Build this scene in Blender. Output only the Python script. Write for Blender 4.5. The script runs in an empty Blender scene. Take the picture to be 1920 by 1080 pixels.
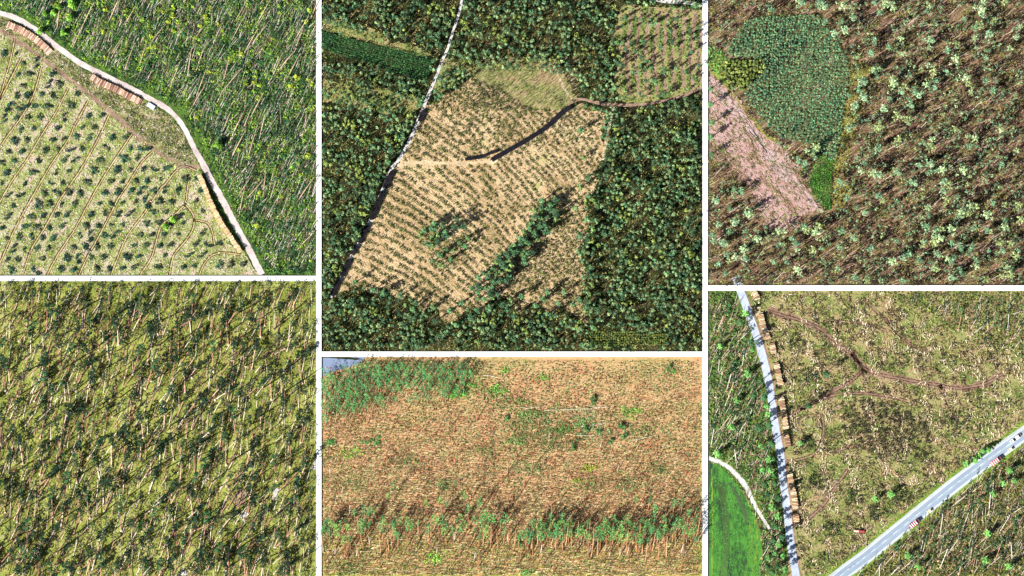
import bpy, math, random
import numpy as np
from mathutils import Vector, Matrix

R = np.random.default_rng(7)
random.seed(7)
SC = bpy.context.scene
COL = SC.collection
M_PX = 0.4                      # metres per photograph pixel
CAM_H = 2000.0

# ------------------------------------------------------------------ camera, sky, sun, exposure
cd = bpy.data.cameras.new('camera')
cam = bpy.data.objects.new('camera', cd); COL.objects.link(cam)
cam.location = (0, 0, CAM_H)
cd.sensor_width = 36; cd.lens = 36 * CAM_H / (1920 * M_PX)
cd.clip_start = 10; cd.clip_end = 20000
SC.camera = cam

SUN_EL = math.radians(43); SHADOW_AZ = math.radians(34)       # shadows run towards +x, a little +y
sv = Vector((-math.cos(SHADOW_AZ) * math.cos(SUN_EL), -math.sin(SHADOW_AZ) * math.cos(SUN_EL), math.sin(SUN_EL)))
w = bpy.data.worlds.new('World'); SC.world = w; w.use_nodes = True
nt = w.node_tree; nt.nodes.clear()
sky = nt.nodes.new('ShaderNodeTexSky'); sky.sky_type = 'NISHITA'; sky.sun_disc = False
sky.sun_elevation = SUN_EL; sky.sun_rotation = math.atan2(sv.x, sv.y)
bg = nt.nodes.new('ShaderNodeBackground'); bg.inputs[1].default_value = 0.05
wo = nt.nodes.new('ShaderNodeOutputWorld')
nt.links.new(sky.outputs[0], bg.inputs[0]); nt.links.new(bg.outputs[0], wo.inputs[0])
sl = bpy.data.lights.new('sun', 'SUN'); sl.energy = 4.8; sl.angle = math.radians(0.5); sl.color = (1.0, 0.965, 0.9)
so = bpy.data.objects.new('sun', sl); COL.objects.link(so); so.location = (-200, -200, 600)
so.rotation_euler = sv.to_track_quat('Z', 'Y').to_euler()
SC.view_settings.view_transform = 'Standard'; SC.view_settings.look = 'None'
SC.view_settings.exposure = 0.93; SC.view_settings.gamma = 1

# ------------------------------------------------------------------ helpers
def W(px, py, z=0.0):
    return ((px - 960) * M_PX, (540 - py) * M_PX, z)

def Wa(p, z=0.0):
    p = np.asarray(p, float)
    o = np.empty((len(p), 3)); o[:, 0] = (p[:, 0] - 960) * M_PX; o[:, 1] = (540 - p[:, 1]) * M_PX; o[:, 2] = z
    return o

def lin(r, g, b):
    f = lambda c: (c / 255 / 12.92) if c <= 10 else ((c / 255 + .055) / 1.055) ** 2.4
    return np.array([f(r), f(g), f(b)])

def tag(o, label=None, cat=None, group=None, kind=None):
    if label: o['label'] = label
    if cat: o['category'] = cat
    if group: o['group'] = group
    if kind: o['kind'] = kind
    return o

def inside(pts, poly):
    pts = np.asarray(pts, float); poly = np.asarray(poly, float)
    x, y = pts[:, 0], pts[:, 1]; r = np.zeros(len(pts), bool); j = len(poly) - 1
    for i in range(len(poly)):
        xi, yi = poly[i]; xj, yj = poly[j]
        c = ((yi > y) != (yj > y))
        with np.errstate(divide='ignore', invalid='ignore'):
            r ^= c & (x < (xj - xi) * (y - yi) / (yj - yi + 1e-12) + xi)
        j = i
    return r

def near(pts, line, d):
    """True where a point is within d px of the polyline"""
    pts = np.asarray(pts, float); r = np.zeros(len(pts), bool); L = np.asarray(line, float)
    for a, b in zip(L[:-1], L[1:]):
        ab = b - a; t = np.clip(((pts - a) @ ab) / (ab @ ab + 1e-9), 0, 1)
        r |= np.hypot(*(pts - (a + t[:, None] * ab)).T) < d
    return r

def scatter(x0, y0, x1, y1, step, jit=.5):
    gx, gy = np.meshgrid(np.arange(x0, x1, step), np.arange(y0, y1, step))
    p = np.stack([gx.ravel(), gy.ravel()], 1) + step * .5
    p = p + R.uniform(-jit, jit, p.shape) * step
    k = (p[:, 0] > x0) & (p[:, 0] < x1) & (p[:, 1] > y0) & (p[:, 1] < y1)
    p = p[k]; return p[R.permutation(len(p))]

def smooth(line, n=8):
    L = [np.array(p, float) for p in line]; L = [2 * L[0] - L[1]] + L + [2 * L[-1] - L[-2]]; o = []
    for i in range(1, len(L) - 2):
        a, b, c, d = L[i - 1:i + 3]
        for k in range(n):
            t = k / n
            o.append(.5 * ((2 * b) + (c - a) * t + (2 * a - 5 * b + 4 * c - d) * t * t + (3 * b - a - 3 * c + d) * t ** 3))
    o.append(L[-2]); return np.array(o)

def nz(p, s, seed=0):
    """cheap smooth noise 0..1 on px points"""
    r = np.random.default_rng(seed + 991); v = np.zeros(len(p)); p = np.asarray(p)
    for _ in range(7):
        a = r.uniform(0, 6.283); f = r.uniform(.6, 1.7) * 6.283 / s; ph = r.uniform(0, 6.283)
        v += np.sin(f * (p[:, 0] * math.cos(a) + p[:, 1] * math.sin(a)) + ph)
    return np.clip(v / 7 * .9 + .5, 0, 1)

def pick(cols, n, w=None, jit=.15):
    c = np.array(cols)[R.choice(len(cols), n, p=w)]
    return c * (1 + R.uniform(-jit, jit, (n, 1)))

class Acc:
    """collects quads with a colour each; builds ONE mesh"""
    def __init__(s): s.q = []; s.c = []; s.m = []
    def quads(s, q, c, m=0):
        q = np.asarray(q, float).reshape(-1, 4, 3); c = np.asarray(c, float)
        if c.ndim == 1: c = np.tile(c, (len(q), 1))
        s.q.append(q); s.c.append(c); s.m.append(np.full(len(q), m))
    def sticks(s, p0, p1, r0, r1, c, m=0, k=4, caps=False, capc=None):
        p0 = np.asarray(p0, float).reshape(-1, 3); p1 = np.asarray(p1, float).reshape(-1, 3); n = len(p0)
        r0 = np.broadcast_to(r0, (n,)).astype(float); r1 = np.broadcast_to(r1, (n,)).astype(float)
        c = np.broadcast_to(c, (n, 3))
        d = p1 - p0; d /= np.linalg.norm(d, axis=1, keepdims=True) + 1e-9
        up = np.where(np.abs(d[:, 2:3]) > .9, np.array([[1., 0, 0]]), np.array([[0, 0, 1.]]))
        u = np.cross(d, up); u /= np.linalg.norm(u, axis=1, keepdims=True) + 1e-9; v = np.cross(u, d)
        R0 = []; R1 = []
        for i in range(k):
            a = 2 * math.pi * i / k; o = u * math.cos(a) + v * math.sin(a)
            R0.append(p0 + o * r0[:, None]); R1.append(p1 + o * r1[:, None])
        for i in range(k):
            j = (i + 1) % k
            s.quads(np.stack([R0[i], R0[j], R1[j], R1[i]], 1), c, m)
        if caps:
            cc = c if capc is None else np.broadcast_to(capc, (n, 3))
            for Q in (R0, R1):
                for i in range(0, k - 2, 2):
                    s.quads(np.stack([Q[0], Q[i + 1], Q[i + 2], Q[(i + 3) % k]], 1), cc, m)
    def tufts(s, ctr, rad, k, size, c, m=0, jit=.35, flat=.5, zf=.6, vivid=None):
        """k leaf-sized quads round every centre; rad is horizontal radius, zf*rad vertical"""
        ctr = np.asarray(ctr, float).reshape(-1, 3); n = len(ctr)
        rad = np.broadcast_to(rad, (n,)).astype(float); size = np.broadcast_to(size, (n,)).astype(float)
        c = np.broadcast_to(c, (n, 3))
        C = np.repeat(ctr, k, 0); r = np.repeat(rad, k); z = np.repeat(size, k); cc = np.repeat(c, k, 0)
        N = n * k
        d = R.normal(size=(N, 3)); d /= np.linalg.norm(d, axis=1, keepdims=True); d[:, 2] = np.where(d[:, 2] < -.3, -d[:, 2], d[:, 2])
        t = R.uniform(.35, 1, N) ** .6
        P = C + d * (r * t)[:, None] * np.array([1, 1, zf])
        nn = d * .8 + R.normal(size=(N, 3)) * .55 + np.array([0, 0, flat]); nn /= np.linalg.norm(nn, axis=1, keepdims=True)
        a = R.normal(size=(N, 3)); u = np.cross(nn, a); u /= np.linalg.norm(u, axis=1, keepdims=True) + 1e-9; v = np.cross(nn, u)
        su = (z * R.uniform(.6, 1.3, N))[:, None]; sv_ = (z * R.uniform(.3, .7, N))[:, None]
        q = np.stack([P - u * su, P - v * sv_ + u * su * .2, P + u * su, P + v * sv_], 1)
        s.quads(q, cc * (1 + R.uniform(-jit, jit, (N, 1))), m)
    def box(s, c, sz, col, m=0, rot=0.0, taper=1.0):
        x, y, z = [v / 2 for v in sz]; t = taper
        b = np.array([[-x, -y, -z], [x, -y, -z], [x, y, -z], [-x, y, -z], [-x * t, -y * t, z], [x * t, -y * t, z], [x * t, y * t, z], [-x * t, y * t, z]])
        ca, sa = math.cos(rot), math.sin(rot)
        b = b @ np.array([[ca, sa, 0], [-sa, ca, 0], [0, 0, 1]]) + np.array(c)
        s.quads(b[[[0, 3, 2, 1], [4, 5, 6, 7], [0, 1, 5, 4], [1, 2, 6, 5], [2, 3, 7, 6], [3, 0, 4, 7]]], col, m)
    def mesh(s, name, mats):
        q = np.concatenate(s.q); c = np.concatenate(s.c); m = np.concatenate(s.m); n = len(q)
        me = bpy.data.meshes.new(name); me.vertices.add(n * 4); me.vertices.foreach_set('co', q.reshape(-1))
        me.loops.add(n * 4); me.loops.foreach_set('vertex_index', np.arange(n * 4, dtype=np.int32))
        me.polygons.add(n); me.polygons.foreach_set('loop_start', np.arange(0, n * 4, 4, dtype=np.int32))
        me.polygons.foreach_set('loop_total', np.full(n, 4, dtype=np.int32))
        for x in mats: me.materials.append(x)
        me.polygons.foreach_set('material_index', m.astype(np.int32))
        at = me.color_attributes.new('Col', 'FLOAT_COLOR', 'CORNER')
        cc = np.ones((n, 4, 4)); cc[:, :, :3] = np.clip(c, 0.004, .9)[:, None, :]
        at.data.foreach_set('color', cc.reshape(-1).astype(np.float32))
        me.update(); return me
    def obj(s, name, mats, parent=None, loc=(0, 0, 0)):
        o = bpy.data.objects.new(name, s.mesh(name, mats)); COL.objects.link(o); o.location = loc
        if parent: o.parent = parent
        return o

def mat_attr(name, rough=.85, rnd=.25, nscale=.6, namt=.35, spec=.2, gain=1.0):
    m = bpy.data.materials.new(name); m.use_nodes = True; n = m.node_tree; b = n.nodes['Principled BSDF']
    b.inputs['Roughness'].default_value = rough; b.inputs['Specular IOR Level'].default_value = spec
    a = n.nodes.new('ShaderNodeAttribute'); a.attribute_name = 'Col'
    oi = n.nodes.new('ShaderNodeObjectInfo'); t = n.nodes.new('ShaderNodeTexNoise'); t.inputs['Scale'].default_value = nscale
    tc = n.nodes.new('ShaderNodeNewGeometry'); n.links.new(tc.outputs['Position'], t.inputs['Vector'])
    m1 = n.nodes.new('ShaderNodeMapRange'); m1.inputs[3].default_value = (1 - rnd) * gain; m1.inputs[4].default_value = (1 + rnd) * gain
    n.links.new(oi.outputs['Random'], m1.inputs[0])
    m2 = n.nodes.new('ShaderNodeMapRange'); m2.inputs[1].default_value = .25; m2.inputs[2].default_value = .75
    m2.inputs[3].default_value = 1 - namt; m2.inputs[4].default_value = 1 + namt
    n.links.new(t.outputs[0], m2.inputs[0])
    mu = n.nodes.new('ShaderNodeMath'); mu.operation = 'MULTIPLY'; n.links.new(m1.outputs[0], mu.inputs[0]); n.links.new(m2.outputs[0], mu.inputs[1])
    vm = n.nodes.new('ShaderNodeVectorMath'); vm.operation = 'SCALE'
    n.links.new(a.outputs['Color'], vm.inputs[0]); n.links.new(mu.outputs[0], vm.inputs['Scale'])
    n.links.new(vm.outputs[0], b.inputs['Base Color'])
    return m

def mat_ground(name, cols, scale=.05, fine=.9, ang=0.0, stretch=1.0, bump=.6, rough=.95, dist=1.0, gain=.74):
    """three or four soil and plant colours mixed by noise at two scales"""
    m = bpy.data.materials.new(name); m.use_nodes = True; n = m.node_tree; b = n.nodes['Principled BSDF']
    b.inputs['Roughness'].default_value = rough; b.inputs['Specular IOR Level'].default_value = .1
    g = n.nodes.new('ShaderNodeNewGeometry'); mp = n.nodes.new('ShaderNodeMapping'); mp.vector_type = 'TEXTURE'
    mp.inputs['Rotation'].default_value = (0, 0, ang); mp.inputs['Scale'].default_value = (stretch, 1, 1)
    n.links.new(g.outputs['Position'], mp.inputs[0])
    t1 = n.nodes.new('ShaderNodeTexNoise'); t1.inputs['Scale'].default_value = scale; t1.inputs['Detail'].default_value = 8
    t1.inputs['Roughness'].default_value = .65; t1.inputs['Distortion'].default_value = dist
    t2 = n.nodes.new('ShaderNodeTexNoise'); t2.inputs['Scale'].default_value = fine; t2.inputs['Detail'].default_value = 5; t2.inputs['Roughness'].default_value = .7
    for t in (t1, t2): n.links.new(mp.outputs[0], t.inputs['Vector'])
    ad = n.nodes.new('ShaderNodeMath'); ad.operation = 'MULTIPLY_ADD'; ad.inputs[1].default_value = .75
    n.links.new(t2.outputs[0], ad.inputs[0])
    sb = n.nodes.new('ShaderNodeMath'); sb.operation = 'SUBTRACT'; sb.inputs[1].default_value = .375
    n.links.new(t1.outputs[0], sb.inputs[0]); n.links.new(sb.outputs[0], ad.inputs[2])
    cr = n.nodes.new('ShaderNodeValToRGB'); e = cr.color_ramp.elements
    k = len(cols); pos = np.linspace(.3, .7, k)
    while len(e) < k: e.new(.5)
    for i in range(k): e[i].position = pos[i]; e[i].color = (*(np.asarray(cols[i]) * gain), 1)
    n.links.new(ad.outputs[0], cr.inputs[0]); n.links.new(cr.outputs[0], b.inputs['Base Color'])
    if bump:
        bp = n.nodes.new('ShaderNodeBump'); bp.inputs['Strength'].default_value = bump; bp.inputs['Distance'].default_value = 1.2
        n.links.new(t2.outputs[0], bp.inputs['Height']); n.links.new(bp.outputs[0], b.inputs['Normal'])
    return m

LEAF = mat_attr('foliage', .8, .25, .35, .35, gain=1.15)
BARK = mat_attr('bark', .85, .18, .8, .25)
PAINT = mat_attr('paint', .4, 0, 3, .06, .5)
PROPS = [LEAF, BARK]

def poly_sheet(name, pts, mat, z, rough=2.0, parent=None):
    """a flat patch of ground with an uneven edge"""
    P = []
    pts = [np.array(p, float) for p in pts]
    for i, a in enumerate(pts):
        b = pts[(i + 1) % len(pts)]; L = np.hypot(*(b - a)); k = max(1, int(L / 7))
        for j in range(k): P.append(a + (b - a) * j / k + R.uniform(-rough, rough, 2))
    v = [W(p[0], p[1], z) for p in P]
    me = bpy.data.meshes.new(name); me.from_pydata(v, [], [list(range(len(v)))]); me.materials.append(mat); me.update()
    if me.polygons[0].normal.z < 0: me.flip_normals()
    o = bpy.data.objects.new(name, me); COL.objects.link(o); tag(o, kind='structure'); return o

def ribbon(name, line, width, mat, z, rough=.6, thick=0.0):
    L = smooth(line); n = len(L); T = np.gradient(L, axis=0); T /= np.linalg.norm(T, axis=1, keepdims=True)
    N = np.stack([-T[:, 1], T[:, 0]], 1); wd = np.interp(np.linspace(0, 1, n), np.linspace(0, 1, len(np.atleast_1d(width))), np.atleast_1d(width))
    a = L + N * (wd[:, None] / 2 + R.uniform(-rough, rough, (n, 1))); b = L - N * (wd[:, None] / 2 + R.uniform(-rough, rough, (n, 1)))
    v = [W(*p, z) for p in a] + [W(*p, z) for p in b]; f = [[i, i + 1, n + i + 1, n + i] for i in range(n - 1)]
    me = bpy.data.meshes.new(name); me.from_pydata(v, [], f); me.materials.append(mat); me.update()
    if me.polygons[0].normal.z < 0: me.flip_normals()
    o = bpy.data.objects.new(name, me); COL.objects.link(o); tag(o, kind='structure'); return o

def rect(x0, y0, x1, y1): return [(x0, y0), (x1, y0), (x1, y1), (x0, y1)]

def where(p, r):
    c = ['far left', 'left', 'centre', 'right', 'far right'][min(4, max(0, int((p[0] - r[0]) / (r[2] - r[0]) * 5)))]
    q = ['top', 'upper', 'middle', 'lower', 'bottom'][min(4, max(0, int((p[1] - r[1]) / (r[3] - r[1]) * 5)))]
    return c, q

P1 = (0, 0, 593, 517); P2 = (0, 527, 593, 1080); P3 = (603, 0, 1317, 659); P4 = (603, 669, 1317, 1080)
P5 = (1327, 0, 1920, 535); P6 = (1327, 545, 1920, 1080)
PLOT = {P1: 'upper left plot', P2: 'lower left plot', P3: 'upper middle plot', P4: 'lower middle plot', P5: 'upper right plot', P6: 'lower right plot'}

def place(proto, p, rz, s, label, cat, group, used, rx=0.0):
    """first call moves the prototype itself, later ones copy it with its parts"""
    if proto.name in used:
        o = proto.copy(); COL.objects.link(o)
        for ch in proto.children:
            c = ch.copy(); COL.objects.link(c); c.parent = o
    else: o = proto; used.add(proto.name)
    o.location = W(p[0], p[1], 0); o.rotation_euler = (0, 0, rz); o.scale = (s, s, s) if np.isscalar(s) else s
    return tag(o, label, cat, group)

# ------------------------------------------------------------------ the ground
C = lin
g_base = mat_ground('wild_ground', [C(38, 50, 22), C(70, 82, 38), C(96, 104, 52)], .02, .3)
bpy.ops.mesh.primitive_plane_add(size=9000, location=(0, 0, -.3)); go = bpy.context.object; go.name = 'ground'; go.data.materials.append(g_base); tag(go, kind='structure')
OUT = 110
g1a = mat_ground('mossy_floor', [C(22, 34, 24), C(48, 74, 40), C(96, 128, 48), C(60, 92, 50)], .06, .7, math.radians(62), 2.0)
g1b = mat_ground('felled_floor', [C(104, 92, 72), C(132, 150, 78), C(176, 184, 110), C(218, 200, 178), C(206, 178, 166)], .1, 1.0, math.radians(60), 1.3, .9, dist=.4)
g2 = mat_ground('grassy_floor', [C(66, 72, 34), C(134, 144, 62), C(178, 188, 92), C(190, 186, 120)], .04, .8, math.radians(60), 1.4, gain=.66)
g3 = mat_ground('forest_floor', [C(20, 24, 14), C(44, 52, 26), C(92, 88, 56)], .05, .6)
g3c = mat_ground('chip_floor', [C(104, 104, 62), C(184, 156, 114), C(212, 184, 146), C(176, 170, 108)], .045, .8, math.radians(-42), 2.5, .9, gain=.85)
g4 = mat_ground('straw_floor', [C(112, 118, 66), C(186, 162, 104), C(214, 180, 130), C(196, 144, 104), C(160, 150, 88)], .03, .8, 0, 3.0, .6, gain=.74)
g5 = mat_ground('brown_floor', [C(26, 18, 26), C(84, 70, 54), C(130, 120, 74), C(154, 126, 110)], .05, .7, math.radians(32), 2.5)  # darkest purple tone stands in for shadow on this floor
g6 = mat_ground('cut_floor', [C(50, 52, 34), C(104, 122, 60), C(142, 148, 84), C(172, 150, 112), C(150, 120, 92)], .06, .9, math.radians(-20), 1.4, gain=.84)
poly_sheet('ground_upper_left', rect(-OUT, -OUT, 593, 517), g1a, 0, 0)
poly_sheet('ground_lower_left', rect(-OUT, 527, 593, 1080 + OUT), g2, 0, 0)
poly_sheet('ground_upper_middle', rect(603, -OUT, 1317, 659), g3, 0, 0)
poly_sheet('ground_lower_middle', rect(603, 669, 1317, 1080 + OUT), g4, 0, 0)
poly_sheet('ground_upper_right', rect(1327, -OUT, 1920 + OUT, 535), g5, 0, 0)
poly_sheet('ground_lower_right', rect(1327, 545, 1920 + OUT, 1080 + OUT), g6, 0, 0)

wallm = mat_ground('white_limewash', [C(225, 226, 226), C(232, 232, 232), C(236, 236, 236)], .3, 2, 0, 1, .1, gain=.85)
def low_wall(x0, y0, x1, y1, lab):
    a = Acc(); cx, cy, _ = W((x0 + x1) / 2, (y0 + y1) / 2); a.box((0, 0, .35), ((x1 - x0) * M_PX, (y1 - y0) * M_PX, 1.7), (.85, .85, .85))
    o = a.obj('low_wall', [wallm], loc=(cx, cy, 0)); tag(o, lab, 'wall', 'white walls between the plots')
low_wall(593, -OUT, 603, 1080 + OUT, 'full height white dividing strip between the left plots and the middle plots')
low_wall(1317, -OUT, 1327, 1080 + OUT, 'full height white dividing strip between the middle plots and the right plots')
low_wall(-OUT, 517, 593, 527, 'white dividing strip between the two left plots')
low_wall(603, 659, 1317, 669, 'white dividing strip above the orange plot with the lake')
low_wall(1327, 535, 1920 + OUT, 545, 'white dividing strip above the plot with the diagonal highway')

# road and track materials
m_road = mat_ground('pale_gravel', [C(196, 178, 172), C(226, 212, 208), C(238, 230, 226)], .08, .8, 0, 1, .2, gain=.66)
m_dirt = mat_ground('dirt', [C(126, 100, 88), C(160, 132, 112), C(188, 164, 142)], .1, .9, 0, 1, .6)
m_rut = mat_ground('rut_soil', [C(70, 54, 46), C(118, 92, 74), C(178, 146, 116)], .1, .8, 0, 1, .8)
m_skid = mat_ground('skid_soil', [C(170, 156, 96), C(206, 192, 128), C(222, 206, 160)], .1, .8, 0, 1, .5)
m_deep = mat_ground('deep_rut', [C(48, 38, 32), C(84, 66, 52), C(124, 98, 76)], .12, .8, 0, 1, .8)
m_sand = mat_ground('rut_sand', [C(178, 156, 124), C(216, 196, 158), C(230, 216, 184)], .1, .8, 0, 1, .5)
m_grey = mat_ground('grey_road', [C(172, 184, 206), C(192, 204, 224), C(204, 214, 230)], .05, .5, 0, 1, .1, gain=.72)
m_asph = mat_ground('pale_asphalt', [C(138, 154, 172), C(168, 184, 200), C(176, 192, 206), C(194, 206, 216)], .05, .6, math.radians(39), 4, .1, gain=.66)
m_shoulder = mat_ground('road_shoulder', [C(178, 186, 192), C(204, 210, 214), C(216, 218, 216)], .05, .6, math.radians(39), 3, .1, gain=.66)
m_white = mat_ground('white_sand', [C(206, 200, 196), C(228, 224, 220), C(236, 234, 232)], .1, .8, 0, 1, .3, gain=.66)
m_verge = mat_ground('green_verge', [C(92, 122, 40), C(128, 160, 56), C(150, 176, 74)], .06, .8, math.radians(39), 2)
m_mark = mat_ground('road_paint', [C(222, 228, 232), C(232, 236, 240)], .2, 1, 0, 1, 0)

# ------------------------------------------------------------------ shared plant builders
GREENS = [C(46, 84, 52), C(62, 104, 62), C(38, 68, 46), C(84, 122, 66)]
def crown_star(a, z, r, col, n=9, k=5, size=.8, zf=.5):
    """whorl of boughs: clumps of leaf-sized faces set round the tip with gaps between"""
    an = R.uniform(0, 6.28) + np.arange(n) * 2.4; rr = r * np.sqrt((np.arange(n) + .5) / n) * R.uniform(.75, 1.15, n)
    ctr = np.stack([rr * np.cos(an), rr * np.sin(an), z - rr * .75 + R.uniform(-.5, .5, n)], 1)
    a.tufts(ctr, r * .38, k, size, np.asarray(col) * R.uniform(.6, 1.35, (n, 1)), 0, zf=zf)
    a.sticks(np.tile([0, 0, z - r * .9], (n, 1)), ctr, .09, .04, C(90, 70, 52), 1, k=3)

def standing_mesh(name, h, r, col, trunkc, lean=0.0, bare=.45, parts=False, n=10, k=6, size=.8):
    """pine: tapered trunk, limbs, clumped crown; returns object (or Empty with trunk and crown)"""
    t = Acc(); bend = R.uniform(-.03, .03) * h
    pts = np.array([[0, 0, -.2], [bend, 0, h * .5], [0, bend * .5, h * .95]])
    t.sticks(pts[:-1], pts[1:], [.30 + h * .008, .22 + h * .004], [.22 + h * .004, .06], trunkc, 1, k=6)
    c = Acc() if parts else t
    L = 3
    for i in range(L):
        zz = h * (bare + (1 - bare) * (i + .9) / L); rr = r * (1.0 - .28 * i)
        crown_star(c, zz, rr, col, n=n - i * 2, k=k, size=size)
    if not parts: return t.obj(name, PROPS)
    e = bpy.data.objects.new(name, None); COL.objects.link(e)
    t.obj('trunk', PROPS, e); c.obj('crown', PROPS, e); return e

def lying(a, p, ang, L, elev, r, col, crown=None, cr=1.6, root=None, kc=7, z0=.3):
    """wind-thrown trees as sticks in a shared mass: p (n,2) px of the butt"""
    n = len(p); ang = np.broadcast_to(ang, (n,)); L = np.broadcast_to(L, (n,)).astype(float); elev = np.broadcast_to(elev, (n,))
    b = Wa(p, z0); d = np.stack([np.cos(ang) * np.cos(elev), np.sin(ang) * np.cos(elev), np.sin(elev)], 1)
    t = b + d * L[:, None]
    a.sticks(b, t, r, np.asarray(r) * .35, col, 1, k=4)
    if crown is not None:
        for f in (.78, .9, 1.0):
            q = b + d * (L * f)[:, None]; q[:, 2] = np.maximum(q[:, 2], .6)
            a.tufts(q + R.normal(0, .35, q.shape), cr * (1.35 - f * .5), kc, .7, crown, 0, zf=.7)
    if root is not None:
        a.tufts(b, .8, 5, .6, root, 1, zf=.9)

def fallen_proto(name, L, elev, r, barkc, crownc, rootc, cr=1.7, cn=5, parts=True, kc=9, leaf=.8):
    """uprooted tree lying along +x: trunk, root plate, crown"""
    ce, se = math.cos(elev), math.sin(elev); D = np.array([ce, 0, se]); e = bpy.data.objects.new(name, None) if parts else None
    t = Acc(); bow = R.uniform(-.03, .03) * L
    ps = np.array([[0, 0, .45], D * L * .5 + [0, bow, .45], D * L + [0, bow * .4, .45]])
    t.sticks(ps[:-1], ps[1:], [r, r * .75], [r * .75, r * .25], barkc, 1, k=6)
    nb = 8; f = R.uniform(.45, .95, nb); q = np.outer(f * L, D) + [0, 0, .45]
    t.sticks(q, q + np.stack([R.uniform(.2, 1.2, nb), R.choice([-1, 1], nb) * R.uniform(.8, 2, nb), R.uniform(0, .8, nb)], 1), .07, .03, barkc * .8, 1, k=3)
    rt = Acc() if parts else t
    an = np.arange(9) * .7; disc = np.stack([np.full(9, -.25), np.cos(an) * 1.15, np.abs(np.sin(an)) * 1.3], 1)
    rt.sticks(np.tile([.1, 0, .5], (9, 1)), disc, .28, .12, rootc, 1, k=4)
    rt.tufts([[-.15, 0, .6]], 1.0, 14, .7, rootc, 1, zf=.9, jit=.25)
    cw = Acc() if parts else t
    f = np.linspace(.68, 1.02, cn); q = np.outer(f * L, D) + [0, 0, .8] + R.normal(0, .6, (cn, 3)) * [1, 1, .4]
    q[:, 2] = np.maximum(q[:, 2], .7)
    cw.tufts(q, cr * np.linspace(.8, .5, cn), kc, leaf, np.asarray(crownc) * R.uniform(.65, 1.3, (cn, 1)), 0, zf=.7)
    if not parts: return t.obj(name, PROPS)
    COL.objects.link(e); t.obj('trunk', PROPS, e); rt.obj('root_plate', PROPS, e); cw.obj('crown', PROPS, e); return e

def bush_proto(name, r, col, k=70):
    a = Acc(); n = 9
    an = R.uniform(0, 6.28, n); rr = r * .6 * np.sqrt(R.uniform(0, 1, n))
    c = np.stack([rr * np.cos(an), rr * np.sin(an), r * R.uniform(.4, .8, n)], 1)
    a.tufts(c, r * .5, k // n, r * .3, np.asarray(col) * R.uniform(.7, 1.25, (n, 1)), 0, zf=.8)
    a.sticks(np.zeros((n, 3)), c, .1, .04, C(80, 66, 50), 1, k=3)
    return a.obj(name, PROPS)

def log_proto(L, r, bark, end):
    a = Acc(); a.sticks([[-L / 2, 0, 0]], [[L / 2, 0, 0]], r, r * .85, bark, 1, k=8)
    for x, rr, s in ((-L / 2, r, -1), (L / 2, r * .85, 1)):
        an = np.arange(8) * math.pi / 4; v = np.stack([np.full(8, x + .01 * s), np.cos(an) * rr, np.sin(an) * rr], 1)
        a.quads([v[[0, 1, 2, 3]], v[[0, 3, 4, 5]], v[[0, 5, 6, 7]]], end, 1)
    o = a.obj('log', PROPS); return o

LOGS = {}
def log_row(key, line, width, height, barks, step, label, group, under):
    """top logs one by one as objects, crosswise to the line; the layers below go into the mass `under`"""
    if key not in LOGS: LOGS[key] = [log_proto(1, .5, b, C(226, 196, 150)) for b in barks]
    L = smooth(line, 10); seg = np.hypot(*np.diff(L, axis=0).T) * M_PX; s = np.concatenate([[0], np.cumsum(seg)])
    n = int(s[-1] / step)
    for i in range(n):
        u = (i + .5) * step; px = np.interp(u, s, L[:, 0]); py = np.interp(u, s, L[:, 1])
        qx = np.interp(u + .5, s, L[:, 0]) - np.interp(u - .5, s, L[:, 0]); qy = np.interp(u + .5, s, L[:, 1]) - np.interp(u - .5, s, L[:, 1])
        ang = math.atan2(-qy, qx) + math.pi / 2 + R.uniform(-.05, .05); wl = width * R.uniform(.9, 1.06)
        hh = height * (1 + .12 * math.sin(i * .7 + len(label)) + R.uniform(-.06, .06))
        if i in (0, n - 1): hh *= .6
        proto = LOGS[key][R.integers(len(LOGS[key]))]
        o = place(proto, (px, py), ang, 1.0, label, 'log', group, USED)
        x, y, _ = W(px, py); ox = R.uniform(-.3, .3)
        o.location = (x + ox * math.cos(ang), y + ox * math.sin(ang), hh - step * .5); o.scale = (wl, step * .98, step * .98)
        k = int(hh / (step * .85))
        d = np.array([math.cos(ang), math.sin(ang), 0]) * wl / 2
        for j in range(1, k + 1):
            c = np.array([x, y, hh - step * .5 - j * step * .86]) + np.array([R.uniform(-.15, .15), R.uniform(-.15, .15), 0])
            if c[2] > .2: under.sticks([c - d], [c + d], step * .48, step * .44, C(120, 96, 74), 1, k=6, caps=True, capc=C(206, 176, 130))
USED = set()

# ================================================================== PLOT 1: felled block, gravel road, mossy windthrow
road1 = [(-60, -5), (0, 24), (20, 30), (45, 42), (75, 62), (110, 90), (150, 118), (190, 139), (240, 163), (280, 185), (312, 203), (335, 225), (353, 255), (366, 282), (380, 306), (396, 338), (412, 366), (430, 400), (447, 432), (463, 460), (478, 490), (491, 515)]
dirt1 = [(-40, 38), (0, 56), (30, 76), (60, 97), (95, 122), (130, 150), (160, 171), (185, 192), (215, 217), (245, 245), (275, 270), (310, 295), (345, 311), (372, 313)]
tri1 = [(-OUT, 24), (0, 30), (20, 36), (75, 70), (150, 126), (240, 170), (312, 212), (345, 250), (368, 300), (385, 325), (372, 312), (345, 308), (310, 290), (275, 266), (215, 212), (160, 166), (95, 118), (30, 72), (0, 54), (-OUT, 50)]
felled1 = [(-OUT, 0), (0, 54), (60, 95), (130, 150), (190, 196), (250, 248), (310, 293), (374, 311), (385, 350), (410, 400), (440, 445), (485, 516), (-OUT, 516)]
poly_sheet('felled_ground', felled1, g1b, .03, 2)
poly_sheet('roadside_ground', tri1, mat_ground('rough_brown', [C(56, 66, 38), C(112, 116, 70), C(156, 156, 96), C(190, 170, 146)], .09, .9), .035, 2)
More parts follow.
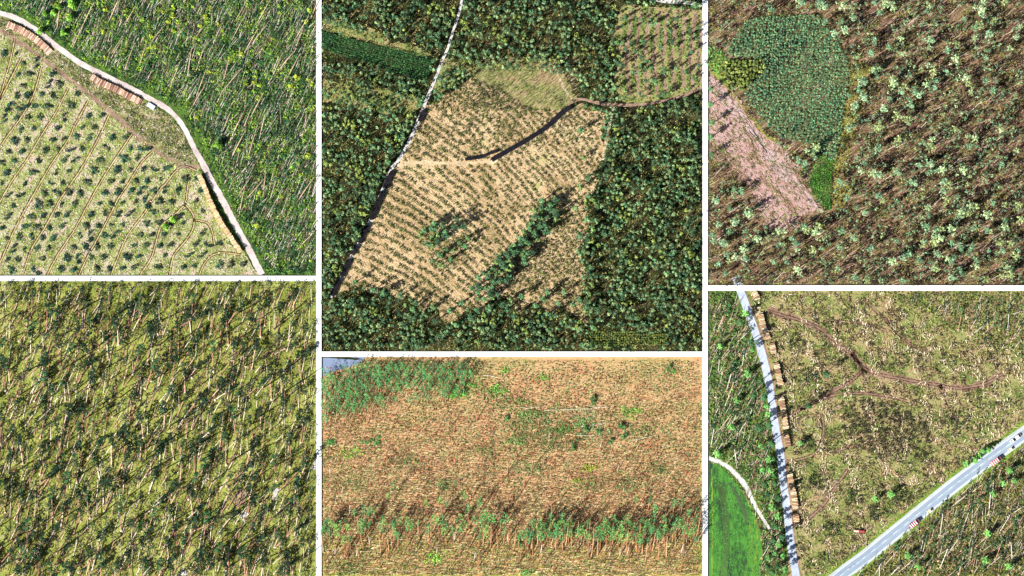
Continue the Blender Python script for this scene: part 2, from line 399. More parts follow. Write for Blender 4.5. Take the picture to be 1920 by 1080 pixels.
ribbon('gravel_road', road1, [9, 10, 10, 10, 9, 12, 12, 12], m_road, .12, .7)
ribbon('dirt_track', dirt1, [9, 8, 10, 8], m_dirt, .06, 1.4)
skid1 = [[(28, 72), (20, 110), (12, 140), (-2, 190)], [(40, 108), (20, 148), (-2, 190)], [(78, 125), (62, 180), (36, 225), (10, 260), (-4, 285)], [(128, 165), (105, 210), (75, 258), (50, 300), (25, 335), (-4, 385)],
         [(165, 190), (140, 235), (128, 262), (95, 310), (60, 370), (30, 425), (-3, 500)], [(205, 215), (185, 258), (150, 320), (115, 370), (85, 425), (60, 465), (42, 516)], [(248, 250), (235, 270), (205, 315), (175, 365), (140, 430), (110, 475), (88, 516)],
         [(285, 285), (265, 305), (240, 345), (222, 372), (195, 425), (165, 480), (148, 516)], [(368, 320), (340, 312), (310, 345), (300, 355), (270, 400), (240, 440), (222, 480), (208, 516)], [(355, 325), (350, 365), (345, 385), (318, 410), (300, 428), (285, 480), (262, 516)],
         [(345, 382), (362, 402), (362, 428), (345, 455), (325, 480), (318, 516)], [(362, 412), (388, 418), (398, 435), (402, 460)], [(452, 478), (420, 474), (395, 480), (380, 500), (374, 516)]]
for L in skid1:
    S_ = smooth(L, 4); T = np.gradient(S_, axis=0); T /= np.linalg.norm(T, axis=1, keepdims=True); Nn = np.stack([-T[:, 1], T[:, 0]], 1) * 1.9
    ribbon('skid_track', L, 6.0, m_skid, .05, .9)
    ribbon('wheel_rut', (S_ + Nn)[::2], 2.2, m_deep, .07, .5); ribbon('wheel_rut', (S_ - Nn)[::2], 1.6, m_deep, .07, .5)

# brash heaps between the skid tracks
heapc = [C(38, 70, 58), C(48, 82, 60), C(60, 82, 56)]
heaps = []
for v in range(6):
    a = Acc(); n = 10; an = R.uniform(0, 6.28, n); rr = 2.7 * np.sqrt(R.uniform(0, 1, n)); c = np.stack([rr * np.cos(an), .75 * rr * np.sin(an), R.uniform(.5, 1.7, n)], 1)
    a.tufts(c, 1.25, 7, .75, np.array(heapc[v % 3]) * R.uniform(.6, 1.2, (n, 1)), 0, zf=.7)
    n = 12; an = R.uniform(0, 6.28, n); rr = R.uniform(.4, 2.3, n); p = np.stack([rr * np.cos(an), rr * np.sin(an), np.full(n, .25)], 1)
    a.sticks(p, p + np.stack([R.normal(0, 1, n), R.normal(0, 1, n), R.uniform(0, .6, n)], 1), .16, .1, pick([C(214, 184, 164), C(176, 140, 124), C(120, 92, 80)], n), 1, k=4, caps=True)
    heaps.append(a.obj('brash_heap', PROPS))
al = np.array([-.5, .866]); ac = np.array([.866, .5]); HP = []
for i in range(-30, 40):
    for j in range(-10, 40):
        p = np.array([120, 260]) + al * (i * 24 + (j % 2) * 12) + ac * j * 19.5 + R.uniform(-.9, .9, 2)
        if 1 < p[0] < 490 and 80 < p[1] < 511: HP.append(p)
HP = np.array(HP); HP = HP[inside(HP, felled1)]
bad = near(HP, road1, 14) | near(HP, dirt1, 9)
for L in skid1: bad |= near(HP, L, 6)
HP = HP[~bad][:290]
sz = ['small', 'medium', 'large']
for k, p in enumerate(HP):
    s_ = R.uniform(.75, 1.2); c, q = where(p, P1); v = k % 6
    place(heaps[v], p, R.uniform(0, 6.28), (s_ * R.uniform(.85, 1.35), s_ * R.uniform(.7, 1.1), s_), f'{sz[int((s_ - .75) / .151)]} heap of spruce brash on the felled block, {q} {c} of its plot', 'brash heap', 'brash heaps on the felled block', USED)

fm = Acc(); P = scatter(0, 30, 500, 515, 4.2); P = P[inside(P, felled1) | inside(P, tri1)]; k = ~near(P, road1, 9) & ~near(P, dirt1, 5)
for L in skid1: k &= ~near(P, L, 3)
P = P[k & (nz(P, 16, 88) > .3)]
n = len(P); b = Wa(P, .2); an = R.uniform(0, 6.28, n); l = R.uniform(.6, 2.2, n)
fm.sticks(b, b + np.stack([np.cos(an) * l, np.sin(an) * l, R.uniform(0, .5, n)], 1), .22, .16, pick([C(232, 206, 190), C(214, 176, 164), C(150, 118, 100), C(240, 228, 214)], n, jit=.3), 1, k=4)
fm.obj('felling_litter', PROPS); tag(bpy.data.objects['felling_litter'], kind='stuff')
gr = Acc(); P = scatter(0, 60, 500, 515, 3.8); P = P[inside(P, felled1) & (nz(P, 34, 1) > .46)]; k = ~near(P, road1, 9)
for L in skid1: k &= ~near(P, L, 3.4)
P = P[k]; gr.tufts(Wa(P, .1), 1.1, 3, .6, pick([C(120, 156, 56), C(150, 176, 70), C(86, 120, 56), C(176, 186, 80)], len(P), jit=.3), zf=.4, flat=.9)
tag(gr.obj('grass_on_felled_block', [LEAF]), kind='stuff')

# log stacks of plot 1
under = Acc()
red = [C(166, 126, 108), C(196, 158, 134), C(214, 180, 156), C(134, 98, 86), C(222, 200, 178)]
tan = [C(214, 186, 140), C(226, 200, 156), C(196, 166, 124), C(232, 214, 176)]
log_row('red', [(13, 45), (38, 56), (62, 70), (82, 86), (97, 101)], 5.2, 2.6, red, .95, 'reddish log of the curved stack nearest the top left corner', 'logs of the curved roadside stack', under)
log_row('red', [(170, 143), (192, 156), (215, 166), (240, 179), (266, 192)], 5.0, 2.6, red, .95, 'pinkish log of the second gravel road stack, ending at the tarpaulin', 'logs of the second roadside stack', under)
log_row('tan', [(374, 328), (384, 350), (396, 380), (414, 415), (434, 446), (453, 474)], 3.6, 4.4, tan, 1.0, 'pale log of the long narrow stack left of the gravel road', 'logs of the long narrow stack', under)
t = Acc(); t.box((0, 0, .9), (7, 3.6, 1.8), C(196, 208, 222), 0, -.55, .8)
tag(t.obj('tarpaulin', [PAINT], loc=W(284, 199)), 'small pale blue tarpaulin covered pile at the end of the second log stack', 'tarpaulin')

# wind-thrown, mossy stand right of the road
zone1 = [(0, 0), (593, 0), (593, 517), (505, 517), (480, 470), (446, 405), (420, 350), (395, 300), (372, 245), (345, 205), (300, 180), (250, 155), (200, 130), (150, 105), (110, 78), (80, 50), (40, 28), (0, 10)]
ftp = []
for v, (l, r, bc) in enumerate([(19, .34, C(206, 196, 178)), (13, .22, C(160, 128, 108)), (22, .34, C(206, 176, 150)), (12, .3, C(222, 206, 196)), (15, .24, C(132, 112, 92)), (12, .24, C(150, 164, 140))]):
    a = Acc(); e = [.05, .1, .16, .03, .12, .2][v]; D = np.array([math.cos(e), 0, math.sin(e)]); p = np.array([[0, 0, .5], D * l * .5 + [0, R.uniform(-.5, .5), .5], D * l + [0, 0, .5]])
    a.sticks(p[:-1], p[1:], [r, r * .8], [r * .8, r * .35], bc, 1, k=6, caps=True)
    n = 9; f = R.uniform(.3, 1, n); q = np.outer(f * l, D) + [0, 0, .5]; a.sticks(q, q + np.stack([R.uniform(.2, 1, n), R.normal(0, 1, n), R.uniform(0, .6, n)], 1), .06, .03, bc * .8, 1, k=3)
    a.tufts(np.outer([.85, 1.], D * l) + [0, 0, .8], .9, 7, .5, C(96, 112, 66), 0, zf=.6)
    a.tufts([[0, 0, .6]], .7, 6, .5, bc * .9, 1)
    ftp.append((a.obj('fallen_trunk', PROPS), ['long pale', 'thin brown', 'very long grey', 'short white', 'dark brown', 'mossy'][v]))
P = scatter(4, 2, 588, 512, 12.8); P = P[inside(P, zone1) & (nz(P, 50, 17) > .33)]; P = P[:300]
for k, p in enumerate(P):
    a = math.radians(R.normal(64, 10)); o, w_ = ftp[k % 6]; c, q = where(p, P1)
    place(o, p, a, R.uniform(.7, 1.1), f'{w_} fallen trunk in the mossy windthrow by the gravel road, {q} {c}', 'fallen trunk', 'fallen trunks right of the gravel road', USED)
m = Acc(); P = scatter(2, 0, 590, 512, 7.0); P = P[inside(P, zone1) & (nz(P, 50, 17) > .25)]; n = len(P)
lying(m, P, np.radians(R.normal(64, 12, n)), R.uniform(5, 14, n), R.uniform(0, .16, n), .24, pick([C(226, 218, 204), C(200, 190, 170), C(140, 112, 92), C(96, 84, 66), C(176, 166, 150), C(70, 60, 48)], n), z0=.5)
tag(m.obj('thin_fallen_stems', PROPS), kind='stuff')
m = Acc(); P = scatter(2, 0, 590, 514, 4.4); P = P[inside(P, zone1)]; P = P[nz(P, 18, 3) > .3]; k = nz(P, 55, 2)
yel = k > .52; base = pick([C(54, 92, 50), C(40, 76, 52), C(84, 120, 52), C(30, 52, 38)], len(P), jit=.35); base[yel] = pick([C(128, 158, 56), C(104, 138, 54), C(80, 116, 48)], yel.sum(), jit=.3)
m.tufts(Wa(P, .6), 1.5, 6, .7, base, zf=1.0, flat=.2); P = scatter(2, 0, 590, 514, 9); P = P[inside(P, zone1) & (nz(P, 40, 18) > .5)]; m.tufts(Wa(P, 1.2), R.uniform(1.2, 2.4, len(P)), 12, .7, pick([C(44, 84, 52), C(60, 104, 56), C(32, 60, 42)], len(P), jit=.3), zf=.8)
tag(m.obj('undergrowth', [LEAF]), kind='stuff')
bp = [bush_proto('yellow_green_bush', 2.0, C(150, 174, 56)), bush_proto('yellow_green_bush', 1.7, C(124, 160, 56)), bush_proto('yellow_green_bush', 2.3, C(166, 180, 64))]
P = scatter(90, 2, 586, 508, 15); P = P[inside(P, zone1) & ((nz(P, 90, 5) > .62) | (P[:, 1] < 70) & (P[:, 0] < 420))][:95]
P = np.vstack([P, [(478, 155), (486, 160), (477, 172), (483, 184), (491, 176), (470, 180), (490, 14), (492, 24), (524, 12), (526, 24), (556, 14), (545, 36)]])
for k, p in enumerate(P):
    c, q = where(p, P1); s_ = R.uniform(.7, 1.3)
    place(bp[k % 3], p, R.uniform(0, 6), s_, f'{["small", "round", "large"][int((s_ - .7) / .21)]} yellow green bush among mossy fallen trunks, {q} {c} of the plot', 'bush', 'yellow green bushes in the mossy windthrow', USED)
bt = [standing_mesh('birch_tree', 9, 3.0, C(128, 176, 66), C(190, 186, 176), parts=True, n=14, k=7, size=.9) for _ in range(2)]
for k, (x, y, d) in enumerate([(76, 60, 'tallest bright green tree overhanging the gravel road'), (85, 26, 'bright green tree above the one overhanging the road'), (102, 24, 'bright green tree in the pair near the top edge'), (133, 34, 'yellowish birch right of the bright roadside trees'), (120, 62, 'lime green birch beside a dark heap near the road'), (112, 14, 'bright green birch touching the top edge'), (136, 8, 'lime birch at the top edge right of the roadside trees'), (326, 412, 'lone lime green tree standing on the felled block'), (312, 425, 'smaller lime green tree left of the lone tree on the felled block'), (410, 272, 'vivid green tree beside the road bend')]):
    place(bt[k % 2], (x, y), k * 1.3, R.uniform(.7, 1.05), d, 'tree', 'bright green standing birches', USED)
pm = Acc(); P = scatter(0, 25, 470, 470, 4.0); P = P[(near(P, road1, 14) | inside(P, tri1)) & ~near(P, road1, 8) & ~inside(P, zone1) & ~near(P, dirt1, 6)]; P = P[nz(P, 30, 77) > .35]
pm.tufts(Wa(P, .3), 1.2, 4, .6, pick([C(86, 96, 56), C(60, 84, 50), C(110, 100, 76), C(40, 58, 40), C(132, 144, 66)], len(P), jit=.35), zf=.8)
tag(pm.obj('verge_grass', [LEAF]), kind='stuff')

# ================================================================== PLOT 2: blown-down pines on yellow-green grass
gp = Acc(); P = scatter(-6, 527, 592, 1085, 4.6); k = nz(P, 70, 9); 
gp.tufts(Wa(P[k > .3], .1), 1.2, 3, .6, pick([C(134, 144, 60), C(112, 126, 54), C(150, 146, 76), C(84, 96, 44), C(130, 100, 78)], (k > .3).sum(), jit=.25), zf=.35, flat=1.0)
tag(gp.obj('meadow_grass', [LEAF]), kind='stuff')
bk = [C(190, 146, 124), C(214, 184, 160), C(160, 116, 96), C(226, 212, 194), C(176, 130, 112)]
up = []
for v in range(8):
    L_ = [27, 23, 30, 19, 25, 28, 22, 26][v]; e = [.12, .3, .2, .08, .42, .15, .55, .25][v]
    nm = ['long pinkish pine lying low', 'pale pine resting on others', 'very long brown pine', 'short white barked pine', 'steeply leaning reddish pine', 'long pale pine with dark crown', 'half fallen pine casting a long shadow', 'brown pine with a bushy crown'][v]
    up.append((fallen_proto('uprooted_pine', L_, e, .42, bk[v % 5], GREENS[[0, 2, 2, 0, 1, 2, 0, 2][v]] * .62, C(226, 208, 182), cr=3.3, cn=6, kc=13, leaf=1.0), nm))
P = scatter(6, 535, 585, 1076, 27.5)[:300]; P = P[P[:, 1] > 540]
P = scatter(-60, 562, 586, 1110, 32, .5)
P = np.vstack([np.array([[x, 1079 + R.uniform(4, 30)] for x in range(10, 580, 30)]), P])[:299]
for k, p in enumerate(P):
    a = math.radians(R.choice([R.normal(88, 6), R.normal(66, 8), R.normal(45, 8)], p=[.52, .3, .18])); o, w_ = up[R.integers(8)]; c, q = where(p, P2)
    Lp = 62 * math.cos(a); 
    if p[0] + Lp > 588: a = math.radians(R.normal(92, 4))
    s_ = R.uniform(.75, 1.1)
    s_ = max(.3, min(s_, (p[1] - 533) / 84, (596 - p[0]) / 34 if p[0] > 560 else 9))
    place(o, p, a, s_, f'{w_}, {q} {c} of the grassy lower left plot', 'fallen pine', 'uprooted pines on the grassy plot', USED)
sn = []
for v in range(3):
    a = Acc(); h = [21, 17, 25][v]; ln = [.1, .2, .05][v]
    a.sticks([[0, 0, 0], [h * ln * .5, 0, h * .5]], [[h * ln * .5, 0, h * .5], [h * ln, h * .03, h]], [.5, .42], [.42, .25], bk[v], 1, k=6)
    n = 6; z = R.uniform(.5, 1, n) * h; q = np.stack([z * ln, z * 0, z], 1); a.sticks(q, q + R.normal(0, .8, (n, 3)) * [1, 1, .4], .07, .03, bk[v] * .8, 1, k=3)
    sn.append(a.obj('snapped_trunk', PROPS))
P = scatter(-30, 572, 566, 1086, 34, .5)[:260]
for k, p in enumerate(P):
    c, q = where(p, P2); place(sn[k % 3], p, R.uniform(0, 6.28), R.uniform(.7, 1.15), f'{["tall bare", "short leaning", "very tall thin"][k % 3]} snapped trunk standing among grassy fallen pines, {q} {c} of plot', 'snapped trunk', 'snapped trunks standing on the grassy plot', USED)
m = Acc(); P = scatter(-40, 545, 588, 1110, 15); n = len(P); an = np.radians(R.choice([84., 68., 52.], n, p=[.4, .4, .2]) + R.normal(0, 6, n)); l = R.uniform(7, 20, n)
l = np.minimum(l, (P[:, 1] - 528) * .4 / np.sin(an)); k = (P[:, 0] + l * 2.5 * np.cos(an) < 591) & (l > 3); P, an, l = P[k], an[k], l[k]
lying(m, P, an, l, R.uniform(0, .4, len(P)) * (l > 8), .27, pick(bk + [C(220, 204, 184), C(96, 72, 58)], len(P)), crown=pick([C(36, 58, 40), C(28, 46, 36), C(48, 76, 50)], len(P), jit=.3), cr=2.1, kc=7)
P = scatter(4, 532, 588, 1079, 9); n = len(P); k = nz(P, 60, 12) > .36; P = P[k]
k = nz(P, 26, 14) > .52; P = P[k]; m.tufts(Wa(P, .8), R.uniform(.8, 1.9, len(P)), 7, .65, pick([C(34, 52, 36), C(44, 68, 44), C(60, 54, 40), C(72, 84, 52), C(124, 92, 72), C(150, 116, 94)], len(P), jit=.3), zf=.7)
tag(m.obj('fallen_pine_mass', PROPS), kind='stuff')
for q in ([(508, 940), (514, 915), (524, 915), (518, 938)], [(330, 1079), (345, 1062), (352, 1079)], [(452, 972), (460, 955), (468, 962), (460, 980)], [(582, 880), (590, 862), (592, 880)]):
    poly_sheet('bare_sand', q, m_white, .05, 1.5)
poly_sheet('bare_sand', [(436, 930), (450, 915), (462, 925), (458, 945), (442, 950)], m_dirt, .05, 2)

# ================================================================== PLOT 3: standing forest round a felled clearing
road3 = [(868, -30), (866, 0), (858, 34), (849, 60), (840, 89), (828, 116), (814, 153), (800, 186), (783, 229), (767, 266), (747, 300), (731, 321), (713, 367), (692, 419), (670, 461), (656, 486), (640, 520), (620, 558)]
clear3 = [(783, 232), (796, 196), (822, 190), (836, 168), (860, 166), (885, 143), (915, 160), (940, 165), (975, 198), (1000, 205), (1045, 205), (1085, 192), (1105, 206), (1138, 214), (1126, 250), (1136, 285), (1112, 325), (1120, 350), (1094, 378), (1108, 425), (1082, 470), (1098, 520), (1086, 556), (1108, 614), (1080, 596), (1050, 574), (1030, 590), (1000, 566), (975, 584), (950, 560), (925, 552), (905, 582), (880, 566), (862, 596), (835, 604), (815, 570), (795, 584), (770, 556), (745, 562), (722, 536), (700, 553), (675, 534), (650, 548), (622, 556), (640, 520), (656, 488), (670, 462), (692, 419), (713, 367), (731, 325), (747, 303), (767, 268)]
ne3 = [(1165, 8), (1317, 18), (1317, 162), (1262, 182), (1200, 194), (1160, 190), (1150, 150), (1165, 110), (1150, 60)]
path3 = [(1068, 192), (1090, 186), (1130, 195), (1170, 197), (1220, 194), (1265, 184), (1300, 171), (1317, 164)]
poly_sheet('felled_clearing', clear3, g3c, .03, 4)
poly_sheet('striped_clearing', ne3, g6, .03, 2)
poly_sheet('tangled_windfall', [(880, 120), (960, 108), (1040, 110), (1084, 190), (1045, 208), (1000, 208), (940, 168), (885, 145)], g6, .035, 4)
poly_sheet('light_grass_patch', [(603, 36), (640, 36), (670, 56), (700, 54), (730, 78), (760, 80), (812, 104), (780, 102), (700, 80), (603, 56)], g6, .04, 4)
poly_sheet('light_grass_patch', [(826, 112), (870, 110), (895, 130), (850, 160), (812, 185)], g6, .04, 3)
ribbon('forest_road', road3, [4.5, 4.5, 5, 6, 6, 6, 6, 5], m_white, .12, .4)
ribbon('forest_path', path3, [6, 6, 6], m_dirt, .08, .8)
pth = [(745, 310), (770, 306), (800, 304), (840, 306), (872, 307), (905, 303), (925, 304)]
ribbon('forest_path', pth, 4.6, m_sand, .08, .9)
ribbon('forest_path', [(1036, 110), (1048, 145), (1062, 172), (1078, 190)], 5, m_sand, .08, 1)
ribbon('forest_path', [(1150, 200), (1140, 250), (1130, 300)], 5, m_sand, .07, 1)
ribbon('forest_road', [(1200, -12), (1240, 1), (1280, 4), (1316, 9)], 7, m_white, .1, .5)
for x in np.arange(1178, 1316, 17):
    ribbon('skid_track', [(x + 8, 14 + R.uniform(0, 9)), (x + 2, 60), (x - 4, 110), (x, 150), (x + 4, 178 - max(0, x - 1230) * .25)], 6, m_dirt, .06, 1.4)
fc = lambda p: (p[:, 1] - 300) - .55 * (p[:, 0] - 740) - .0011 * (p[:, 0] - 740) ** 2
P = scatter(620, 140, 1170, 612, 3.1); k = inside(P, clear3) & ~near(P, road3, 5) & ~near(P, pth, 4); P = P[k]
ph = np.mod(fc(P), 17) / 17; upper = P[:, 1] < 300 - (P[:, 0] - 740) * .1
ph = np.mod(ph + (nz(P, 90, 31) - .5) * .5, 1); grn = inside(P, [(800, 480), (860, 440), (900, 430), (890, 490), (830, 510)]) | inside(P, [(970, 470), (1040, 390), (1100, 400), (1110, 590), (1040, 560), (960, 540)]) | (P[:, 1] < 205)
k = (grn & (R.random(len(P)) < .4)) | ((ph < .44) & (R.random(len(P)) < .97 * (nz(P, 25, 3) > .24))) | (upper & (nz(P, 22, 4) > .62) & (R.random(len(P)) < .6))
br = Acc(); Q = P[k]
br.tufts(Wa(Q, .6), 1.1, 6, .6, pick([C(70, 84, 40), C(52, 66, 34), C(88, 104, 46), C(40, 48, 30), C(110, 116, 60)], len(Q), jit=.3), zf=.8)
Q = P[~k & (R.random(len(P)) < .5)]; n = len(Q); b = Wa(Q, .25); an = np.radians(R.normal(-50, 40, n)); l = R.uniform(.6, 2.2, n)
br.sticks(b, b + np.stack([np.cos(an) * l, np.sin(an) * l, R.uniform(0, .5, n)], 1), .14, .1, pick([C(226, 200, 156), C(200, 164, 122), C(150, 120, 84), C(236, 222, 190)], n, jit=.25), 1, k=4)
Q = P[(P[:, 0] > 880) & (P[:, 1] < 230)][::3]; Q = np.vstack([Q, scatter(885, 112, 1080, 205, 3.6)]); Q = Q[~inside(Q, [(603, 200), (860, 240), (1000, 300), (603, 600)])]; n = len(Q)
lying(br, Q, np.radians(R.normal(38, 14, n)), R.uniform(2, 6, n), .05, .16, pick([C(150, 132, 96), C(96, 84, 60), C(206, 186, 150), C(60, 52, 38)], n))
Q = scatter(1155, 10, 1316, 190, 3.6); Q = Q[inside(Q, ne3)]; st = np.mod(Q[:, 0] - 1178, 17); g_ = Q[(st > 6) & (st < 14) & (R.random(len(Q)) < .75)]
br.tufts(Wa(g_, .4), 1.0, 5, .6, pick([C(84, 108, 54), C(60, 84, 46), C(120, 134, 68), C(44, 52, 34)], len(g_), jit=.3), zf=.8)
g_ = Q[(st <= 6) & (R.random(len(Q)) < .7)]; n = len(g_); b = Wa(g_, .25); an = R.uniform(0, 6.28, n); l = R.uniform(.8, 2.4, n)
br.sticks(b, b + np.stack([np.cos(an) * l, np.sin(an) * l, R.uniform(0, .5, n)], 1), .15, .1, pick([C(214, 184, 160), C(176, 140, 124), C(130, 100, 84)], n, jit=.25), 1, k=4)
tag(br.obj('clearing_brash', PROPS), kind='stuff')

# log piles: shadow painted as black bark, pale at the cut ends
def shadow_log_pile(line, wpx, h, barks, label, endc=C(216, 188, 140)):
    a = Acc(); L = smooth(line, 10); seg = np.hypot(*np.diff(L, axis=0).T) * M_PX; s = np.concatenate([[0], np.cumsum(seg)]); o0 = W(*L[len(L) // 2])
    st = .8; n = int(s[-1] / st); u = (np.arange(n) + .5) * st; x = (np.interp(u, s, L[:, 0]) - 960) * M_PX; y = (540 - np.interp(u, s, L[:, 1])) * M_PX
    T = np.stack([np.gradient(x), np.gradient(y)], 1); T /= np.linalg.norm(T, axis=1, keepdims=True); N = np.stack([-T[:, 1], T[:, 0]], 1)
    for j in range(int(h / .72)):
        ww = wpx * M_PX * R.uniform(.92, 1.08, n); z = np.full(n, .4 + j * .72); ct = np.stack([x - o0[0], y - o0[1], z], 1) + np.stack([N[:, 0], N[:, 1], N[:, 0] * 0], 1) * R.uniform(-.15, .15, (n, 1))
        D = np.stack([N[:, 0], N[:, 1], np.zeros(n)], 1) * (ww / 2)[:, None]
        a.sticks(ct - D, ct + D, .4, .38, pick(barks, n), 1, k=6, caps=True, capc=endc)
    return tag(a.obj('shadow_log_pile', PROPS, loc=(o0[0], o0[1], 0)), label, 'log pile', 'shadow-painted log piles round the clearing')
shadow_bark = [C(24, 22, 30), C(32, 28, 34), C(18, 18, 26)]
shadow_log_pile([(922, 300), (945, 287), (970, 273), (1000, 255), (1025, 238), (1042, 222), (1058, 208), (1074, 199)], 8, 3.6, shadow_bark, 'longest shadow-painted log pile, curving across the upper clearing')
shadow_log_pile([(872, 299), (890, 297), (905, 294), (920, 287), (934, 283)], 5, 2.9, shadow_bark, 'short shadow-painted log pile beside the left end of the longest pile')
for L, s_ in (([(796, 208), (787, 229)], 'small shadow-painted log pile on the white forest road above the path junction'), ([(736, 322), (722, 354)], 'shadow-painted log pile just below the path junction on the forest road'), ([(719, 360), (696, 413)], 'second shadow-painted log pile below the path junction on the forest road'),
              ([(690, 421), (674, 457)], 'middle shadow-painted log pile of the forest road'), ([(669, 462), (660, 478)], 'shortest shadow-painted log pile low on the forest road'), ([(656, 488), (640, 520)], 'shadow-painted log pile second from the road end'), ([(637, 524), (622, 556)], 'shadow-painted log pile at the lower left end of the forest road')):
    shadow_log_pile([L[0], ((L[0][0] + L[1][0]) / 2 - 1, (L[0][1] + L[1][1]) / 2), L[1]], 8, 3.6, shadow_bark, s_)
tl = Acc()
for L in ([(744, 318), (728, 352), (702, 411), (678, 462), (644, 522), (627, 556)], [(924, 306), (972, 279), (1004, 260), (1030, 243), (1046, 227), (1064, 210), (1080, 200)]): ribbon('sandy_strip', L, 3.4, m_sand, .09, .5)

# forest of plot 3
strip3 = [(603, 55), (660, 72), (760, 97), (812, 112), (800, 150), (780, 150), (700, 122), (603, 92)]
yel3 = [(1105, 617), (1180, 622), (1252, 624), (1252, 648), (1105, 648)]
fz = lambda P: (~inside(P, clear3)) & (~inside(P, ne3)) & (~near(P, road3, 5)) & (~near(P, path3, 6)) & (~inside(P, strip3)) & (~inside(P, [(880, 125), (1080, 140), (1085, 200), (1000, 210), (900, 160)]))
FT = []
for v in range(6):
    FT.append(standing_mesh('forest_pine', [14, 17, 12, 15, 11, 19][v], [2.1, 2.4, 1.9, 2.2, 1.9, 2.5][v], [C(98, 134, 88), C(78, 112, 76), C(118, 146, 90), C(88, 126, 80), C(118, 144, 82), C(66, 98, 68)][v], C(110, 84, 64), bare=.5, n=9, k=5, size=.75))
fw = ['bright green', 'tall blue green', 'pale green', 'mid green', 'yellowish', 'tall dark green']
band3 = [(885, 575), (900, 520), (945, 470), (985, 425), (1012, 378), (1046, 372), (1052, 402), (1012, 455), (975, 505), (940, 545), (912, 592)]
bp3 = scatter(885, 372, 1055, 592, 9.0, .45); bp3 = bp3 + R.normal(0, 3, bp3.shape); bp3 = bp3[inside(bp3, band3) & (R.random(len(bp3)) < .75) & (nz(bp3, 30, 5) > .33)]
bp4 = scatter(786, 405, 876, 470, 8.5, .45); bp4 = bp4[inside(bp4, [(786, 440), (800, 418), (840, 420), (872, 402), (876, 420), (850, 440), (806, 468)])]  # left clump of pines added for the dark shade it throws
bp4 = bp4[R.random(len(bp4)) < .5]; bp3 = np.vstack([bp3, bp4])
big = [tuple(x_) for x_ in bp3] + [(x_ + R.uniform(-4, 4), y_ + R.uniform(-5, 5)) for x_, y_ in [(1086, 245), (1095, 300), (1104, 330), (1090, 350), (1100, 372), (1082, 395), (1096, 410), (1106, 430), (1088, 445), (1098, 470), (1104, 500), (1090, 520), (1100, 545), (1086, 565), (1096, 585), (1070, 570), (1045, 572), (1020, 560), (1000, 572), (980, 560), (955, 565), (905, 560), (885, 540), (895, 525), (870, 572), (840, 580), (810, 578), (780, 568), (750, 552), (722, 545), (700, 540), (665, 525), (1060, 545), (1030, 550)]] + [(812, 490), (825, 478), (838, 468), (850, 470), (862, 455), (878, 448), (872, 462), (845, 487), (828, 497)] + [(915, 520), (925, 505), (938, 490), (950, 478), (958, 470), (965, 460), (975, 448), (985, 438), (992, 428), (1000, 418), (1008, 408), (1016, 400), (1024, 392), (1032, 385), (1040, 382), (1012, 425), (1002, 440), (985, 455), (970, 470), (955, 490), (945, 500), (930, 515), (1026, 408), (1038, 396)]  # east and south fringe pines added to throw shade into the clearing
P = scatter(606, 2, 1312, 655, 7.4, .45); P = P[fz(P) & ~inside(P, yel3)]; dens = nz(P, 75, 21)
edge = near(P, clear3 + [clear3[0]], 22) | near(P, ne3 + [ne3[0]], 16)
gap = ((P[:, 0] < 800) & (P[:, 1] < 122) & (P[:, 1] > 44) & (P[:, 1] > 44 + (P[:, 0] - 603) * .2)) 
P = P[~gap | (R.random(len(P)) < .15)]; dens = nz(P, 75, 21); edge = near(P, clear3 + [clear3[0]], 22) | near(P, ne3 + [ne3[0]], 16)
keep = (R.random(len(P)) < np.where(dens < .40, .35, .97)) & (nz(P, 24, 66) > .27); P, edge = P[keep], edge[keep]
o_ = np.argsort(~edge, kind='stable'); P = P[o_]
ind = np.vstack([np.array(big, float), P[:max(0, 222 - len(big))]]); rest = P[max(0, 222 - len(big)):]
for k, p in enumerate(ind):
    c, q = where(p, P3); v = R.integers(6)
    s_ = R.uniform(.7, 1.1) if k >= len(big) else R.uniform(.9, 1.25)
    l = f'{fw[v]} pine standing inside the big clearing, {q} {c} of the plot' if k < len(big) else f'{fw[v]} pine at the edge of the clearing, {q} {c} of the plot'
    place(FT[v], p, R.uniform(0, 6.28), s_, l, 'pine', 'pines standing round the clearing', USED)
fa = Acc(); n = len(rest); hh = R.uniform(4, 13, n) * np.clip((1317 - rest[:, 0]) / 26, .3, 1) * np.clip((rest[:, 1] + 20) / 30, .4, 1); rr = R.uniform(1.0, 2.2, n) * np.where(R.random(n) < .12, 1.5, 1)
fcol = pick([C(112, 146, 100), C(86, 124, 84), C(132, 156, 104), C(64, 100, 70)], n, jit=.3); yl = nz(rest, 60, 33) > .8; fcol *= (.7 + .65 * nz(rest, 110, 34))[:, None]; fcol[yl] = pick([C(150, 168, 84), C(124, 150, 78)], yl.sum())
so_ = rest[:, 1] > 600; b = Wa(rest)
for f, rf, kk in ((.62, 1.0, 11), (.8, .75, 9), (.97, .4, 6)): fa.tufts(b + np.stack([0 * hh, 0 * hh, hh * f], 1), rr * rf, kk, .7, fcol, 0, zf=.55)
fa.sticks(b, b + np.stack([R.normal(0, .3, n), R.normal(0, .3, n), hh * .9], 1), .22, .06, C(104, 80, 60), 1, k=4)
tag(fa.obj('forest_of_pines', PROPS), kind='stuff')
ug = Acc(); P = scatter(604, 1, 1316, 658, 5.2); P = P[fz(P)]; k = nz(P, 75, 21) < .5; n = len(P)
ug.tufts(Wa(P, .4), 1.3, 3, .7, pick([C(66, 88, 40), C(104, 112, 54), C(26, 36, 24), C(140, 130, 76)], n, jit=.35), zf=.5)
Q = P[(nz(P, 75, 21) < .45)][::2]; n = len(Q); lying(ug, Q, np.radians(R.normal(48, 16, n)), R.uniform(2, 7, n), .08, .16, pick([C(170, 146, 108), C(104, 84, 62), C(70, 60, 44)], n))
tag(ug.obj('forest_undergrowth', PROPS), kind='stuff')
